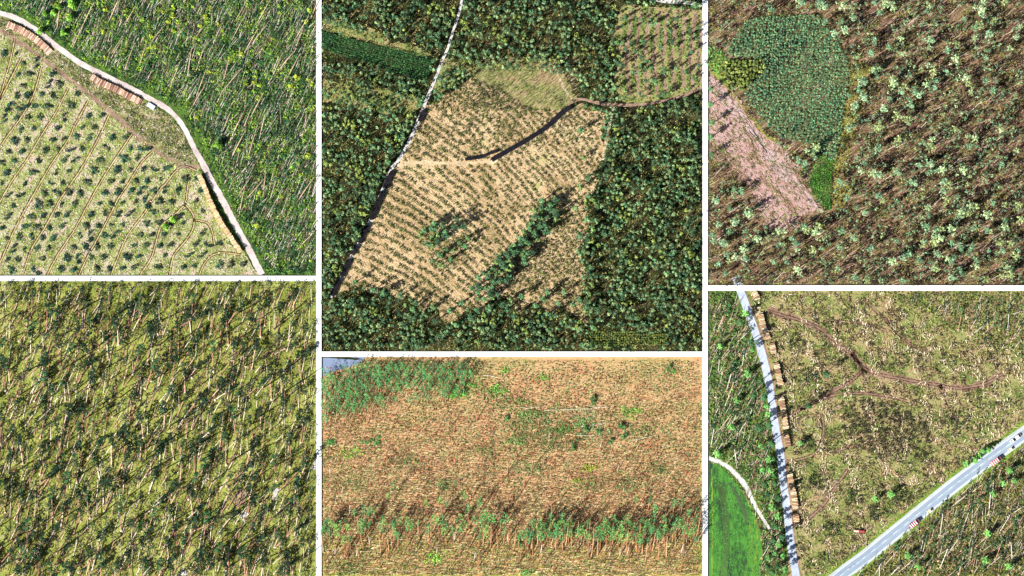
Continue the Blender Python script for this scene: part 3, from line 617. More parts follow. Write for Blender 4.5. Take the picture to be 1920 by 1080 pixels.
# plantation strips in rows
def rows(name, poly, d, sp, st, cols, h=2.2, r=.95, k=6, jit=.12):
    a = np.array(d, float); a /= np.hypot(*a); b = np.array([-a[1], a[0]]); c0 = np.mean(poly, 0); G = []
    for i in range(-120, 121):
        for j in range(-160, 161): G.append(c0 + b * i * sp + a * j * st)
    G = np.array(G); G = G[inside(G, poly)]; G += R.normal(0, jit, G.shape) * sp; n = len(G)
    A = Acc(); hh = h * R.uniform(.75, 1.2, n); cl = pick(cols, n, jit=.3)
    A.tufts(Wa(G, 0) + np.stack([0 * hh, 0 * hh, hh * .55], 1), r, k, r * .62, cl, zf=.9); A.tufts(Wa(G, 0) + np.stack([0 * hh, 0 * hh, hh], 1), r * .5, 3, r * .4, cl * 1.2, zf=.9)
    return tag(A.obj(name, PROPS), kind='stuff')
rows('plantation_of_young_spruce', strip3, (1, .27), 4.0, 2.6, [C(44, 88, 48), C(34, 70, 42), C(62, 104, 56)], 3, .8)
poly_sheet('glade', [(603, 150), (700, 165), (780, 180), (790, 205), (740, 215), (660, 200), (603, 190)], g6, .03, 4)
rows('plantation_of_larch', yel3, (1, 0), 4.6, 4.0, [C(116, 118, 54), C(84, 104, 50), C(66, 92, 46)], 3.5, 1.0)
# trees scattered on the striped clearing
P = scatter(1160, 12, 1312, 185, 9.5); P = P[inside(P, ne3) & (np.mod(P[:, 0] - 1178, 17) > 3) & (nz(P, 40, 8) > .35)][:78]
for k, p in enumerate(P):
    c, q = where(p, (1150, 8, 1317, 190)); v = k % 6
    place(FT[v].copy() if False else FT[v], p, R.uniform(0, 6), R.uniform(.55, .85), f'{fw[v]} pine on the small striped clearing, {q} {c} of it', 'pine', 'remnant pines on the striped clearing', USED)


# ================================================================== PLOT 4: oblique slope of snapped orange pines, with the lake corner
TL = math.radians(39); UP = np.array([0, math.sin(TL), math.cos(TL)])        # storm-bent: everything still standing leans up the plot
def s4(y): return .36 + .64 * (y - 669) / 411                              # tree size grows towards the near edge
poly_sheet('near_grass', [(603, 1010), (700, 1000), (850, 1012), (1000, 1000), (1150, 1016), (1317, 1008), (1317, 1190), (603, 1190)], mat_ground('yellow_grass', [C(108, 122, 56), C(160, 164, 76), C(196, 184, 100), C(186, 150, 96)], .05, .8, 0, 3, .7), .03, 4)
wm = bpy.data.materials.new('lake_water'); wm.use_nodes = True; wb = wm.node_tree.nodes['Principled BSDF']
wb.inputs['Base Color'].default_value = (*C(118, 132, 158), 1); wb.inputs['Roughness'].default_value = .35
poly_sheet('lake_water', [(603, 669), (686, 669), (672, 682), (650, 690), (625, 696), (603, 708)], wm, .05, .6)
poly_sheet('far_shore', [(603, 669), (655, 669), (680, 673), (668, 675), (630, 672), (603, 671)], g3, .08, .3)
def lean_proto(name, h, r, tc, cc, cb=.6, parts=True, tilt=0.0, side=0.0, n=14, k=7):
    U = np.array([math.sin(side) , math.sin(TL + tilt), math.cos(TL + tilt)]); U /= np.linalg.norm(U)
    t = Acc(); p = np.array([[0, 0, -.3], U * h * .5 + [R.uniform(-.4, .4), 0, 0], U * h * .97])
    t.sticks(p[:-1], p[1:], [.34, .28], [.28, .12], tc, 1, k=6)
    m_ = 6; f = R.uniform(.35, .9, m_); q = np.outer(f * h, U); t.sticks(q, q + np.stack([R.choice([-1, 1], m_) * R.uniform(.6, 1.5, m_), R.uniform(.2, .7, m_), R.uniform(0, .5, m_)], 1), .1, .05, tc * .8, 1, k=3)
    e = bpy.data.objects.new(name, None) if parts else None
    if cc is not None:
        c = Acc() if parts else t
        f = np.linspace(cb, 1.0, n); w_ = r * (.28 + .72 * np.sin(np.linspace(.55, 2.85, n)))
        q = np.outer(f * h, U) + np.stack([R.uniform(-1, 1, n) * w_ * .75, R.uniform(-.3, .3, n) * r, R.uniform(-.5, .5, n) * r], 1)
        c.tufts(q, w_ * .6, int(k * 1.4), .6, np.asarray(cc) * R.uniform(.55, 1.25, (n, 1)), 0, zf=.8, flat=.4)
    if not parts: return t.obj(name, PROPS)
    COL.objects.link(e); t.obj('trunk', PROPS, e); c.obj('crown', PROPS, e); return e
org = [C(160, 112, 80), C(182, 130, 94), C(128, 88, 66), C(200, 156, 118)]
LP = [lean_proto('leaning_pine', [31, 28, 33, 26, 30, 29][v], [3.5, 3.0, 3.8, 2.9, 3.4, 3.6][v], org[v % 4], [C(84, 150, 80), C(70, 130, 74), C(100, 160, 84), C(60, 110, 66), C(116, 164, 80), C(76, 140, 84)][v], [.6, .66, .58, .64, .62, .55][v], side=[-.05, .06, 0, .1, -.1, .03][v]) for v in range(6)]
lw = ['bright green', 'blue green', 'wide crowned', 'small dark', 'light green', 'bushy']
zc = [(30,830),(45,845),(90,830),(145,870),(200,835),(170,755),(235,750),(260,745),(290,810),(320,800),(345,805),(390,795),(440,800),(470,795),(440,825),(590,780),(580,800),(600,810),(655,790),(680,830),(790,790),(790,830),(885,840),(520,710),(590,695),(600,705),(700,685),(770,690),(775,710),(715,735),(355,635),(345,670),(1000,840),(1040,830),(1080,825),(1130,810),(1150,830),(1180,830),(1200,810),(1230,820),(1260,830),(1280,810),(1330,825),(1370,840),(1410,850),(1440,860),(1500,860),(1530,880),(1550,850),(1590,850),(1640,860),(1600,790),(1660,770),(1680,760),(1700,780),(1740,790),(1770,760),(1800,790),(1830,770),(1826,830),(1790,840),(1480,800),(1420,790),(1540,790),(1620,740),(1700,710),(1740,710),(1780,730),(1826,720),(1520,690),(1580,690),(990,860),(1100,850),(1170,870),(1215,850),(1310,860),(1400,880),(1530,900),(12,850),(60,815),(220,745),(130,885),(1020,860),(1060,850),(1145,850),(1195,845),(1245,850),(1350,865),(1460,880),(1570,880),(1620,850),(1720,820),(1760,810),(1810,810),(1660,800),(1380,800),(560,790),(300,825),(800,770),(865,800),(900,790),(1110,770),(1160,770),(1500,870)]
bases = []
for x, y in zc:
    px, py = 600 + x / 2.571, 660 + y / 2.571; f = s4(py + 25); bases.append((px, py + 30 * f * UP[1] * .80 / M_PX * 1.0))
place_n = 0
for _ in range(46): bases.append((R.uniform(985, 1312), R.uniform(1004, 1036)))
for _ in range(34): bases.append((R.uniform(604, 985), R.uniform(990, 1030)))
for k, (px, py) in enumerate(bases):
    c, q = where((px, py - 35), P4); v = (k * 5 + k // 6) % 6
    place(LP[v], (min(px, 1302 + R.uniform(-4, 4)), py), R.uniform(-.08, .08), s4(py) * R.uniform(.72, .98) * (1 if px < 1290 else .75), f'{lw[v]} leaning pine with orange trunk, {q} {c} of the orange plot', 'pine', 'surviving pines of the orange plot', USED)
fp4 = [(603, 702), (650, 690), (676, 680), (700, 671), (880, 672), (882, 700), (905, 690), (868, 722), (850, 745), (780, 752), (720, 766), (660, 775), (603, 796)]
SP = [lean_proto('lakeside_pine', [24, 22, 26, 23][v], [4.2, 3.8, 4.4, 4.0][v], org[v], [C(72, 156, 90), C(60, 132, 78), C(90, 172, 94), C(54, 116, 72)][v], [.5, .55, .45, .5][v], parts=False, k=7, n=12, side=[0, .05, -.05, .1][v]) for v in range(4)]
P = scatter(604, 672, 884, 800, 8.8, .45); P = P[inside(P, fp4) & (R.random(len(P)) < np.where((P[:, 1] > 735) & (P[:, 0] > 690), .5, .95))]; P = P[np.argsort(-P[:, 1])][:300]
for k, p in enumerate(P):
    c, q = where(p, (603, 669, 884, 800)); v = k % 4
    place(SP[v], p + [0, 12], R.uniform(-.1, .1), max(.22, min(R.uniform(.5, .68), (p[1] + 12 - 669) * .4 / 25)), f'{["mid green", "dark green", "bright green", "darkest"][v]} pine in the dense grove below the lake, {q} {c} of the grove', 'pine', 'grove of pines by the lake', USED)
DS = []
for v in range(6):
    a = Acc(); h = [20, 26, 15, 29, 17, 12][v]; U = np.array([[.02, -.05, .12, .01, -.14, .05][v], UP[1], UP[2]]); bc = [org[0], org[1], C(96, 70, 56), org[3], org[2], C(206, 196, 176)][v]
    a.sticks([[0, 0, -.3], U * h * .5], [U * h * .5, U * h], [.34, .28], [.28, .14], bc, 1, k=6, caps=True)
    n = 7; f = R.uniform(.4, 1, n); q = np.outer(f * h, U); a.sticks(q, q + np.stack([R.normal(0, 1, n), R.uniform(-.3, .6, n), R.uniform(-.3, .5, n)], 1), .1, .04, bc * .85, 1, k=3)
    DS.append((a.obj('broken_stem', PROPS), ['straight orange', 'tall orange', 'dark leaning', 'tallest pale orange', 'reddish tilted', 'short white'][v]))
P = np.vstack([np.stack([R.uniform(985, 1314, 95), 1018 + R.uniform(-8, 30, 95)], 1), np.stack([R.uniform(604, 985, 55), 1012 + R.uniform(-10, 45, 55)], 1), np.stack([R.uniform(604, 1314, 100), R.uniform(720, 1078, 100)], 1), np.stack([R.uniform(604, 700, 24), R.uniform(765, 800, 24)], 1), np.stack([R.uniform(690, 870, 24), R.uniform(728, 752, 24)], 1)])
for k, p in enumerate(P):
    o, w_ = DS[k % 6]; c, q = where(p, P4); f = s4(p[1]) * R.uniform(.7, 1.1)
    place(o, p, R.uniform(-.1, .1), f, f'{w_} broken stem rising from the orange windthrow, {q} {c} of the plot', 'broken stem', 'broken stems of the orange plot', USED)
m = Acc(); P = scatter(604, 676, 1315, 1079, 4.3); P = P[~inside(P, [(603, 669), (690, 669), (672, 684), (640, 696), (603, 712)])]; f = s4(P[:, 1]); n = len(P)
an = np.radians(R.normal(4, 13, n)); l = R.uniform(3, 9, n) * f; k = (P[:, 0] + l * 2.5 < 1315)
oc = [C(210, 174, 130), C(196, 148, 108), C(222, 202, 160), C(172, 126, 92), C(140, 110, 82), C(200, 188, 138), C(104, 88, 66)]
lying(m, P[k], an[k], l[k], R.uniform(0, .12, k.sum()), (.2 * f + .08)[k], pick(oc, k.sum(), jit=.25))
P = scatter(604, 985, 1315, 1079, 4.4); P = P[nz(P, 40, 44) > .4]; m.tufts(Wa(P, .2), 1.3, 4, .6, pick([C(128, 140, 62), C(156, 160, 78), C(100, 116, 56)], len(P), jit=.3), zf=.4, flat=.9)
P = scatter(604, 700, 1315, 1079, 5.2); n = len(P); f = s4(P[:, 1]); l = R.uniform(1.5, 7, n) * f; b = Wa(P, 0)
m.sticks(b, b + UP * l[:, None] + np.stack([R.normal(0, .3, n), 0 * l, 0 * l], 1), .14 * f + .06, .06, pick([org[0], org[2], C(120, 80, 60), C(214, 150, 110)], n, jit=.25), 1, k=3)
P = scatter(604, 676, 1315, 1079, 4.6); P = P[~inside(P, [(603, 669), (690, 669), (672, 684), (640, 696), (603, 712)])]; g_ = nz(P, 46, 41); P = P[(g_ > .42) | (R.random(len(P)) < .36)]; n = len(P); f = s4(P[:, 1])
m.tufts(Wa(P, .4), R.uniform(.7, 1.8, n) * f, 5, .55, pick([C(104, 124, 70), C(120, 134, 76), C(84, 108, 66), C(62, 74, 48), C(136, 108, 76), C(118, 142, 80)], n, jit=.3), zf=.6, flat=.6)
for (x, y, r_, col) in [(980,340,110,C(116,134,76)),(1080,310,110,C(104,130,78)),(1180,380,120,C(96,120,66)),(1000,400,120,C(110,120,66)),(1120,430,100,C(90,104,60)),(1280,300,90,C(140,156,110)),(1340,380,90,C(120,150,96)),(880,250,90,C(120,136,80)),(1560,380,90,C(120,136,80)),(400,520,80,C(104,120,70)),(800,480,90,C(120,130,76)),(1640,560,90,C(104,120,70)),(1300,640,90,C(120,130,76)),(600,640,80,C(110,130,76)),(1500,640,80,C(110,130,76)),(1000,560,80,C(120,136,80)),(160,640,80,C(120,130,76)),(820,190,70,C(110,140,76)),(680,200,60,C(96,170,60)),(860,185,50,C(110,170,70)),(730,160,40,C(90,150,62)),(550,990,60,C(120,180,64)),(150,490,70,C(140,170,70)),(1500,285,55,C(110,150,60)),(940,430,60,C(96,140,70)),(1180,370,70,C(90,130,64)),(1080,120,30,C(120,160,70)),(900,90,30,C(120,160,70)),(1300,560,50,C(160,170,70)),(250,430,60,C(80,140,70)),(45,440,40,C(76,130,66)),(1000,300,60,C(110,140,76)),(1280,340,60,C(100,146,76)),(1000,1060,40,C(96,160,76)),(130,1050,70,C(70,110,52)),(1240,620,30,C(140,160,60)),(980,240,40,C(130,150,80)),(1690,90,30,C(90,140,70))]:
    P = np.array([600 + x / 2.571, 660 + y / 2.571]) + R.normal(0, 1, (int(r_ * .7), 2)) * [r_ * .2, r_ * .09]; P = P[(P[:, 0] > 605) & (P[:, 0] < 1314) & (P[:, 1] > 672)]
    m.tufts(Wa(P, .6), 1.5, 6, .6, pick([col, col * .7], len(P), jit=.3), zf=.8, flat=.6)
for (x0, y0, x1, y1) in [(1080,285,1400,262),(1240,405,1330,402),(1310,350,1375,345),(1500,425,1600,408),(780,110,860,125),(960,270,1060,268),(1310,270,1380,262)]:
    a_ = np.array([[600 + x0 / 2.571, 660 + y0 / 2.571]]); b_ = np.array([[600 + x1 / 2.571, 660 + y1 / 2.571]]); 
    for j_ in range(3): t0_, t1_ = [(0, .4), (.3, .75), (.6, 1.0)][j_]; o0_, o1_ = R.uniform(-2, 2, 2), R.uniform(-2, 2, 2); m.sticks(Wa(a_ + (b_ - a_) * t0_ + o0_, .8), Wa(a_ + (b_ - a_) * t1_ + o1_, 1.6), .2, .1, C(206, 200, 176), 1, k=5)
P = scatter(606, 690, 1314, 1000, 6); P = P[(nz(P, 70, 45) > .58) & ~inside(P, fp4)]; n = len(P); m.tufts(Wa(P, .5), R.uniform(.8, 1.8, n) * s4(P[:, 1]), 5, .55, pick([C(150, 88, 62), C(120, 70, 52), C(176, 112, 78), C(92, 64, 48)], n, jit=.3), zf=.6)
tag(m.obj('broken_timber_and_brash', PROPS), kind='stuff')
bt4 = bush_proto('broadleaf_bush', 4.6, C(76, 112, 60), k=80)
for k, (x, y, s_, d) in enumerate([(1314, 235, 1.0, 'tall dark green bush standing alone above the pale fallen birches'), (1455, 360, 1.25, 'round green bush at the right end of the pale fallen birches'), (1470, 405, 1.0, 'dark green bush just below the round green bush'), (1225, 455, 1.0, 'dark bush below the pale fallen birches'), (1285, 370, .9, 'green bush between the pale fallen birches'), (1340, 380, .8, 'small green bush among the pale fallen birches'), (1400, 430, .9, 'brownish green bush left of the darkest bush'), (900, 320, .8, 'bush at the left end of the green thicket'), (960, 925, .9, 'dark bush below the row of leaning pines'), (690, 190, 1.0, 'vivid green bush right of the lakeside grove'), (1690, 65, .7, 'small green bush at the top right of the orange plot'), (1320, 215, .8, 'upper crown beside the lone tall bush')]):
    place(bt4, (600 + x / 2.571, 660 + y / 2.571), k * .9, (s_ * .62, s_ * .72, s_ * .7), d, 'bush', 'broadleaf bushes of the orange plot', USED)

# ================================================================== PLOT 5: plantation block and brown windthrow
plant5 = [(1402, 36), (1450, 30), (1534, 28), (1562, 66), (1593, 116), (1586, 180), (1577, 240), (1566, 302), (1548, 298), (1530, 276), (1500, 266), (1470, 262), (1440, 240), (1416, 208), (1393, 180), (1410, 152), (1438, 126), (1425, 112), (1388, 106), (1358, 104), (1380, 66)]
larch5 = [(1350, 128), (1366, 106), (1388, 106), (1425, 112), (1438, 126), (1410, 152), (1390, 174), (1368, 160)]
edge5 = [(1327, 86), (1350, 92), (1372, 116), (1350, 130), (1366, 165), (1350, 150), (1327, 122)]
tail5 = [(1536, 286), (1564, 300), (1560, 330), (1557, 394), (1546, 390), (1520, 362), (1514, 340), (1530, 300)]
grass5 = [(1592, 118), (1640, 122), (1628, 150), (1618, 200), (1604, 250), (1590, 290), (1580, 330), (1600, 350), (1580, 395), (1560, 398), (1562, 300), (1578, 235), (1586, 190)]
pink5 = [(1327, 128), (1350, 150), (1378, 176), (1404, 215), (1440, 256), (1470, 280), (1492, 312), (1510, 345), (1546, 402), (1530, 408), (1500, 405), (1490, 430), (1460, 436), (1430, 420), (1420, 380), (1400, 345), (1376, 320), (1350, 300), (1327, 285)]
poly_sheet('pink_heath', pink5, mat_ground('pink_heath', [C(96, 104, 60), C(126, 104, 78), C(186, 146, 132), C(206, 176, 172), C(176, 132, 116), C(110, 116, 68)], .05, .8, math.radians(-48), 3, .7), .03, 7)
poly_sheet('grass_margin', grass5, mat_ground('yellow_margin', [C(92, 84, 46), C(150, 144, 66), C(176, 164, 84)], .06, .8), .04, 3)
poly_sheet('grass_margin', [(1350, 98), (1372, 170), (1430, 246), (1470, 272), (1440, 262), (1404, 216), (1360, 164), (1327, 130), (1327, 110)], mat_ground('olive_margin', [C(110, 110, 56), C(156, 150, 76), C(140, 158, 66)], .06, .8), .045, 2)
for L, w_ in (([(1330, 145), (1368, 190), (1404, 232), (1445, 285), (1490, 335), (1540, 398)], 5), ([(1327, 158), (1372, 210), (1420, 262), (1470, 322), (1520, 385)], 3), ([(1400, 232), (1425, 268), (1450, 312), (1475, 340)], 7)): ribbon('skid_track', L, w_, mat_ground('pale_track', [C(150, 124, 120), C(206, 186, 184), C(180, 150, 140)], .1, .9, 0, 1, .6), .06, 1.2)
def gridtrees(name, poly, step, h, r, cols, k, sz_, keep=1.0):
    P = scatter(min(p[0] for p in poly), min(p[1] for p in poly), max(p[0] for p in poly), max(p[1] for p in poly), step, .4); P = P[inside(P, poly) & (R.random(len(P)) < keep)]; n = len(P)
    A = Acc(); hh = h * R.uniform(.75, 1.2, n); cl = pick(cols, n, jit=.3); z = 0 * hh
    A.tufts(Wa(P) + np.stack([z, z, hh * .5], 1), r, k, r * .55, cl, zf=.9); A.tufts(Wa(P) + np.stack([z, z, hh * .85], 1), r * .6, k // 2, r * .45, cl * 1.2, zf=1)
    A.sticks(Wa(P), Wa(P) + np.stack([z, z, hh], 1), .12, .04, C(80, 60, 44), 1, k=3)
    return tag(A.obj(name, PROPS), kind='stuff')
gridtrees('dense_spruce_plantation', plant5, 4.4, 4.0, .95, [C(84, 130, 92), C(100, 148, 104), C(66, 108, 80), C(116, 152, 104)], 9, .5)
gridtrees('mixed_plantation_edge', edge5, 4.6, 2.6, 1.0, [C(90, 146, 66), C(110, 160, 80), C(70, 120, 60)], 8, .5)
rows('rows_of_small_spruce', tail5, (.03, 1), 3.4, 2.2, [C(60, 120, 40), C(84, 140, 44), C(48, 100, 40)], 1.8, .75)
YL = [standing_mesh('young_larch', 6, 1.5, c_, C(110, 84, 60), bare=.2, n=6, k=5, size=.7) for c_ in (C(112, 128, 62), C(132, 144, 74), C(90, 108, 54))]
P = scatter(1350, 112, 1436, 170, 6.6, .35); P = P[inside(P, larch5)]
for k, p in enumerate(P):
    c, q = where(p, (1350, 112, 1436, 170)); place(YL[k % 3], p, R.uniform(0, 6), R.uniform(.8, 1.2), f'{["olive", "light yellow green", "dark olive"][k % 3]} young larch beside the dark spruce plantation, {q} {c} of its block', 'larch', 'young larches beside the plantation', USED)
z5 = lambda P, pink=True: ~inside(P, plant5) & ~inside(P, larch5) & ~inside(P, tail5) & ~inside(P, edge5) & (~inside(P, pink5) if pink else True)
def shadow_streak(P):
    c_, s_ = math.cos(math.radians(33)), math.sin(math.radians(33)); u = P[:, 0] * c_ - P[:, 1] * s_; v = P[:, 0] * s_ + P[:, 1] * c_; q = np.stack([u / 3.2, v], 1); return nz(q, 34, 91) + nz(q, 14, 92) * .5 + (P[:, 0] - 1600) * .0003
m = Acc(); P = scatter(1322, 0, 1918, 534, 3.9); P = P[z5(P) & ~(inside(P, grass5) & (R.random(len(P)) < .75))]; n = len(P); an = np.radians(R.normal(33, 9, n)); l = R.uniform(3, 9, n)
k = (P[:, 0] > 1329) & (P[:, 1] - l * 1.4 > -30) & (P[:, 1] < 534); P, an, l = P[k], an[k], l[k]; n = len(P)
m_d = shadow_streak(P) > .86; k = ~m_d | (R.random(n) < .4); P, an, l = P[k], an[k], l[k]; n = len(P)
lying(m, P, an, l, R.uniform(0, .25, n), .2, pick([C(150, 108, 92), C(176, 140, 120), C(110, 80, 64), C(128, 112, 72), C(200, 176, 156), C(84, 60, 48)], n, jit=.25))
P = scatter(1328, 0, 1918, 533, 5.4); P = P[z5(P)]; g_ = nz(P, 50, 55); P = P[(g_ > .42)]; n = len(P)
m.tufts(Wa(P, .6), R.uniform(.7, 1.9, n), 6, .6, pick([C(128, 126, 66), C(96, 92, 52), C(60, 50, 38), C(76, 96, 54), C(140, 110, 84), C(44, 36, 30)], n, jit=.3), zf=.8)
P = scatter(1328, 130, 1548, 436, 4.6); P = P + R.normal(0, 5, P.shape); P = P[inside(P + R.normal(0, 3, P.shape), pink5) & (P[:, 0] > 1329)]; n = len(P); an = np.radians(R.normal(-48, 25, n)); l = R.uniform(1, 4, n)
lying(m, P, an, l, .08, .15, pick([C(214, 168, 156), C(184, 134, 120), C(222, 200, 196), C(134, 100, 84), C(120, 116, 70), C(110, 90, 80)], n, jit=.3)); Q = P[(nz(P, 30, 60) > .5) | (nz(P, 60, 61) > .62)]
m.tufts(Wa(Q, .3), 1.2, 4, .55, pick([C(110, 126, 64), C(140, 150, 86), C(96, 84, 60), C(84, 96, 54)], len(Q), jit=.3), zf=.5)
P = scatter(1328, 0, 1918, 533, 4.6); P = P[z5(P) & (shadow_streak(P) > .84)]; n = len(P)
m.tufts(Wa(P, 1.0), R.uniform(.8, 2.2, n), 6, .65, pick([C(22, 16, 22), C(34, 26, 28), C(20, 22, 20), C(48, 36, 34)], n, jit=.3), zf=.9)  # near-black tufts painted as shadow streaks running with the stems
P = scatter(1328, 0, 1918, 533, 5.0); P = P[z5(P) & (nz(P, 44, 93) > .6)]; n = len(P)
m.tufts(Wa(P, .6), R.uniform(.6, 1.5, n), 5, .6, pick([C(136, 140, 70), C(112, 128, 66), C(150, 146, 84)], n, jit=.3), zf=.6)
P = scatter(1332, 2, 1914, 530, 10.5); P = P[z5(P) & ((nz(P, 70, 97) + (P[:, 0] - 1600) * .0003) > .5)]; n = len(P)
for f_ in (0, 1): m.tufts(Wa(P, 5.0 + f_) + R.normal(0, .6, (n, 3)), R.uniform(.8, 1.8, n), 6, .75, pick([C(112, 142, 104), C(92, 124, 92), C(134, 156, 108), C(74, 104, 74)], n, jit=.25), zf=.5)
tag(m.obj('windthrow_tangle', PROPS), kind='stuff')
WP = [standing_mesh('surviving_pine', [19, 15, 23, 17, 21][v], [3.5, 2.9, 3.9, 3.1, 3.4][v], [C(134, 164, 124), C(116, 152, 116), C(150, 172, 124), C(100, 134, 98), C(150, 166, 108)][v], C(120, 90, 72), bare=.55, n=7, k=7, size=.85) for v in range(5)]
hot = np.array([(1750, 20), (1840, 12), (1640, 8), (1560, 12), (1470, 8), (1720, 280), (1735, 300), (1760, 335), (1775, 345), (1700, 345), (1690, 350), (1800, 400), (1760, 440), (1750, 425), (1690, 475), (1785, 425), (1880, 450), (1890, 500), (1850, 520), (1770, 485), (1640, 150), (1690, 190), (1640, 195), (1810, 165), (1840, 160), (1650, 120), (1730, 150), (1345, 460), (1350, 468), (1400, 440), (1480, 425), (1485, 455), (1500, 440), (1500, 310), (1530, 292), (1525, 300), (1605, 235)])
P = np.vstack([hot[R.integers(0, len(hot), 150)] + R.normal(0, 20, (150, 2)), scatter(1332, 4, 1914, 530, 26, .5)[:190]]); P = P[z5(P) & (P[:, 0] > 1333) & (P[:, 0] < 1916) & (P[:, 1] > 2) & (P[:, 1] < 528)]; P = P[P[:, 0] * .9 + P[:, 1] * .3 > 1290]
for k, p in enumerate(P[:290]):
    c, q = where(p, P5); v = k % 5
    place(WP[v], p, R.uniform(0, 6.28), R.uniform(.6, 1.05), f'{["pale green", "small blue green", "tall light green", "mid green", "yellowish"][v]} upright pine in the brown windthrow, {q} {c} of plot', 'pine', 'surviving pines in the brown windthrow', USED)
bk5 = [C(186, 150, 130), C(150, 112, 96), C(206, 190, 176), C(120, 90, 74)]
WF = [(fallen_proto('wind_thrown_pine', [20, 15, 23, 13][v], [.1, .25, .15, .35][v], .32, bk5[v], C(96, 112, 66), C(160, 130, 104), cr=1.4, parts=False, kc=6, cn=4), ['long brown', 'short dark', 'pale grey', 'stubby raised'][v]) for v in range(4)]
P = scatter(1332, 20, 1905, 530, 27, .48); P = P[z5(P)][:270]
for k, p in enumerate(P):
    o, w_ = WF[k % 4]; c, q = where(p, P5); a = math.radians(R.normal(36, 9))
    if p[0] > 1885: continue
    place(o, p, a, R.uniform(.45, .85), f'{w_} fallen pine in the brown windthrow, {q} {c} of the plot', 'fallen pine', 'fallen pines of the brown windthrow', USED)
TS = standing_mesh('edge_pine', 20, 2.6, C(96, 130, 84), C(120, 90, 70), bare=.5, n=10, k=7, size=.8)
for k, (x, y, d) in enumerate([(1331, 168, 'top'), (1330, 198, 'second from the top'), (1333, 232, 'middle'), (1331, 258, 'second lowest'), (1333, 290, 'lowest')]):
    place(TS, (x, y), k, R.uniform(.75, .95), f'{d} pine of the row throwing long shadows on the pink heath', 'pine', 'edge pines beside the pink heath', USED)

# ================================================================== PLOT 6: two roads, log stacks, cut block, meadow
road6 = [(1378, 520), (1388, 545), (1401, 580), (1416, 622), (1430, 668), (1441, 715), (1448, 760), (1455, 808), (1463, 852), (1468, 900), (1475, 950), (1480, 1000), (1486, 1040), (1493, 1082), (1500, 1120)]
high6 = [(1480, 1158), (1577, 1078), (1620, 1046), (1700, 981), (1782, 915), (1840, 871), (1905, 824), (1960, 786), (2010, 752)]
mead6 = [(1328, 864), (1345, 872), (1368, 892), (1385, 913), (1400, 938), (1414, 968), (1424, 1000), (1428, 1035), (1424, 1080), (1416, 1190), (1328, 1190)]
def off(L, d):
    S_ = smooth(L, 4); T = np.gradient(S_, axis=0); T /= np.linalg.norm(T, axis=1, keepdims=True); return (S_ + np.stack([-T[:, 1], T[:, 0]], 1) * d)[::2]
poly_sheet('shady_wood_floor', [(1327, 545), (1385, 545), (1430, 700), (1460, 860), (1480, 1080), (1480, 1190), (1420, 1190), (1430, 1030), (1400, 930), (1340, 868), (1327, 860)], mat_ground('green_wood_floor', [C(30, 40, 24), C(66, 96, 44), C(110, 140, 60), C(84, 90, 52)], .06, .8, math.radians(65), 1.6), .03, 2)
poly_sheet('shady_wood_floor', [(1600, 1085), (1700, 1004), (1790, 932), (1925, 832), (1990, 790), (1990, 1190), (1500, 1190)], mat_ground('olive_wood_floor', [C(30, 30, 22), C(76, 84, 42), C(128, 132, 66), C(110, 96, 68)], .06, .8, math.radians(60), 1.6), .03, 2)
poly_sheet('meadow', mead6, mat_ground('bright_meadow', [C(50, 62, 52), C(58, 92, 50), C(74, 136, 54), C(90, 152, 60), C(70, 104, 56)], .035, .6, math.radians(90), 3.5, .4), .04, .5)
for L, w_, mm in (([(1334, 880), (1336, 960), (1335, 1080)], 2.5, m_verge), ([(1350, 905), (1360, 960), (1362, 1020), (1356, 1080)], 12, mat_ground('mown_dull', [C(66, 84, 50), C(84, 128, 60)], .05, .6, math.radians(90), 3, .2)), ([(1368, 905), (1382, 930), (1396, 960), (1402, 985)], 7, mat_ground('mown_grey', [C(70, 76, 66), C(82, 112, 62)], .06, .6, math.radians(-60), 3, .2)), ([(1404, 975), (1409, 1010), (1406, 1045), (1396, 1082)], 2.5, m_verge), ([(1414, 975), (1420, 1010), (1417, 1045), (1408, 1082)], 2.5, m_verge)): ribbon('mown_strip', L, w_, mm, .07, 1.2)
ribbon('white_footpath', [(1329, 859), (1348, 866), (1368, 878), (1386, 896), (1400, 915), (1412, 942), (1424, 962), (1434, 978), (1443, 992)], [8, 8, 10, 8, 6, 5], m_white, .1, .7)
ribbon('grey_road', road6, 14, m_grey, .12, .35)
ribbon('road_shoulder', off(road6, -8.6), 3.5, m_dirt, .1, .8)
ribbon('grass_verge', off(high6, 15), 12, m_verge, .06, 2); ribbon('grass_verge', off(high6, -17), 6, m_verge, .06, 1.5)
ribbon('highway', high6, 27, m_shoulder, .12, .2); ribbon('highway_carriageway', off(high6, 1), 20, m_asph, .16, .1)
for d, w_ in ((-9.6, .8), (9.6, .8), (8.4, .4)): ribbon('edge_line', off(high6, d + 1), w_, m_mark, .2, .03)
hs = smooth(high6, 20)
for i in range(4, len(hs) - 4, 5): ribbon('lane_dash', [hs[i], (hs[i] + hs[i + 2]) / 2, hs[i + 2]], .8, m_mark, .2, .02)
tire = mat_ground('tyre_wear', [C(128, 144, 168), C(146, 160, 182)], .05, .6, math.radians(39), 5, 0)
for d in (-5.5, -2.6, 4.4, 7.2): ribbon('tyre_wear', off(high6, d), 1.3, tire, .18, .12)
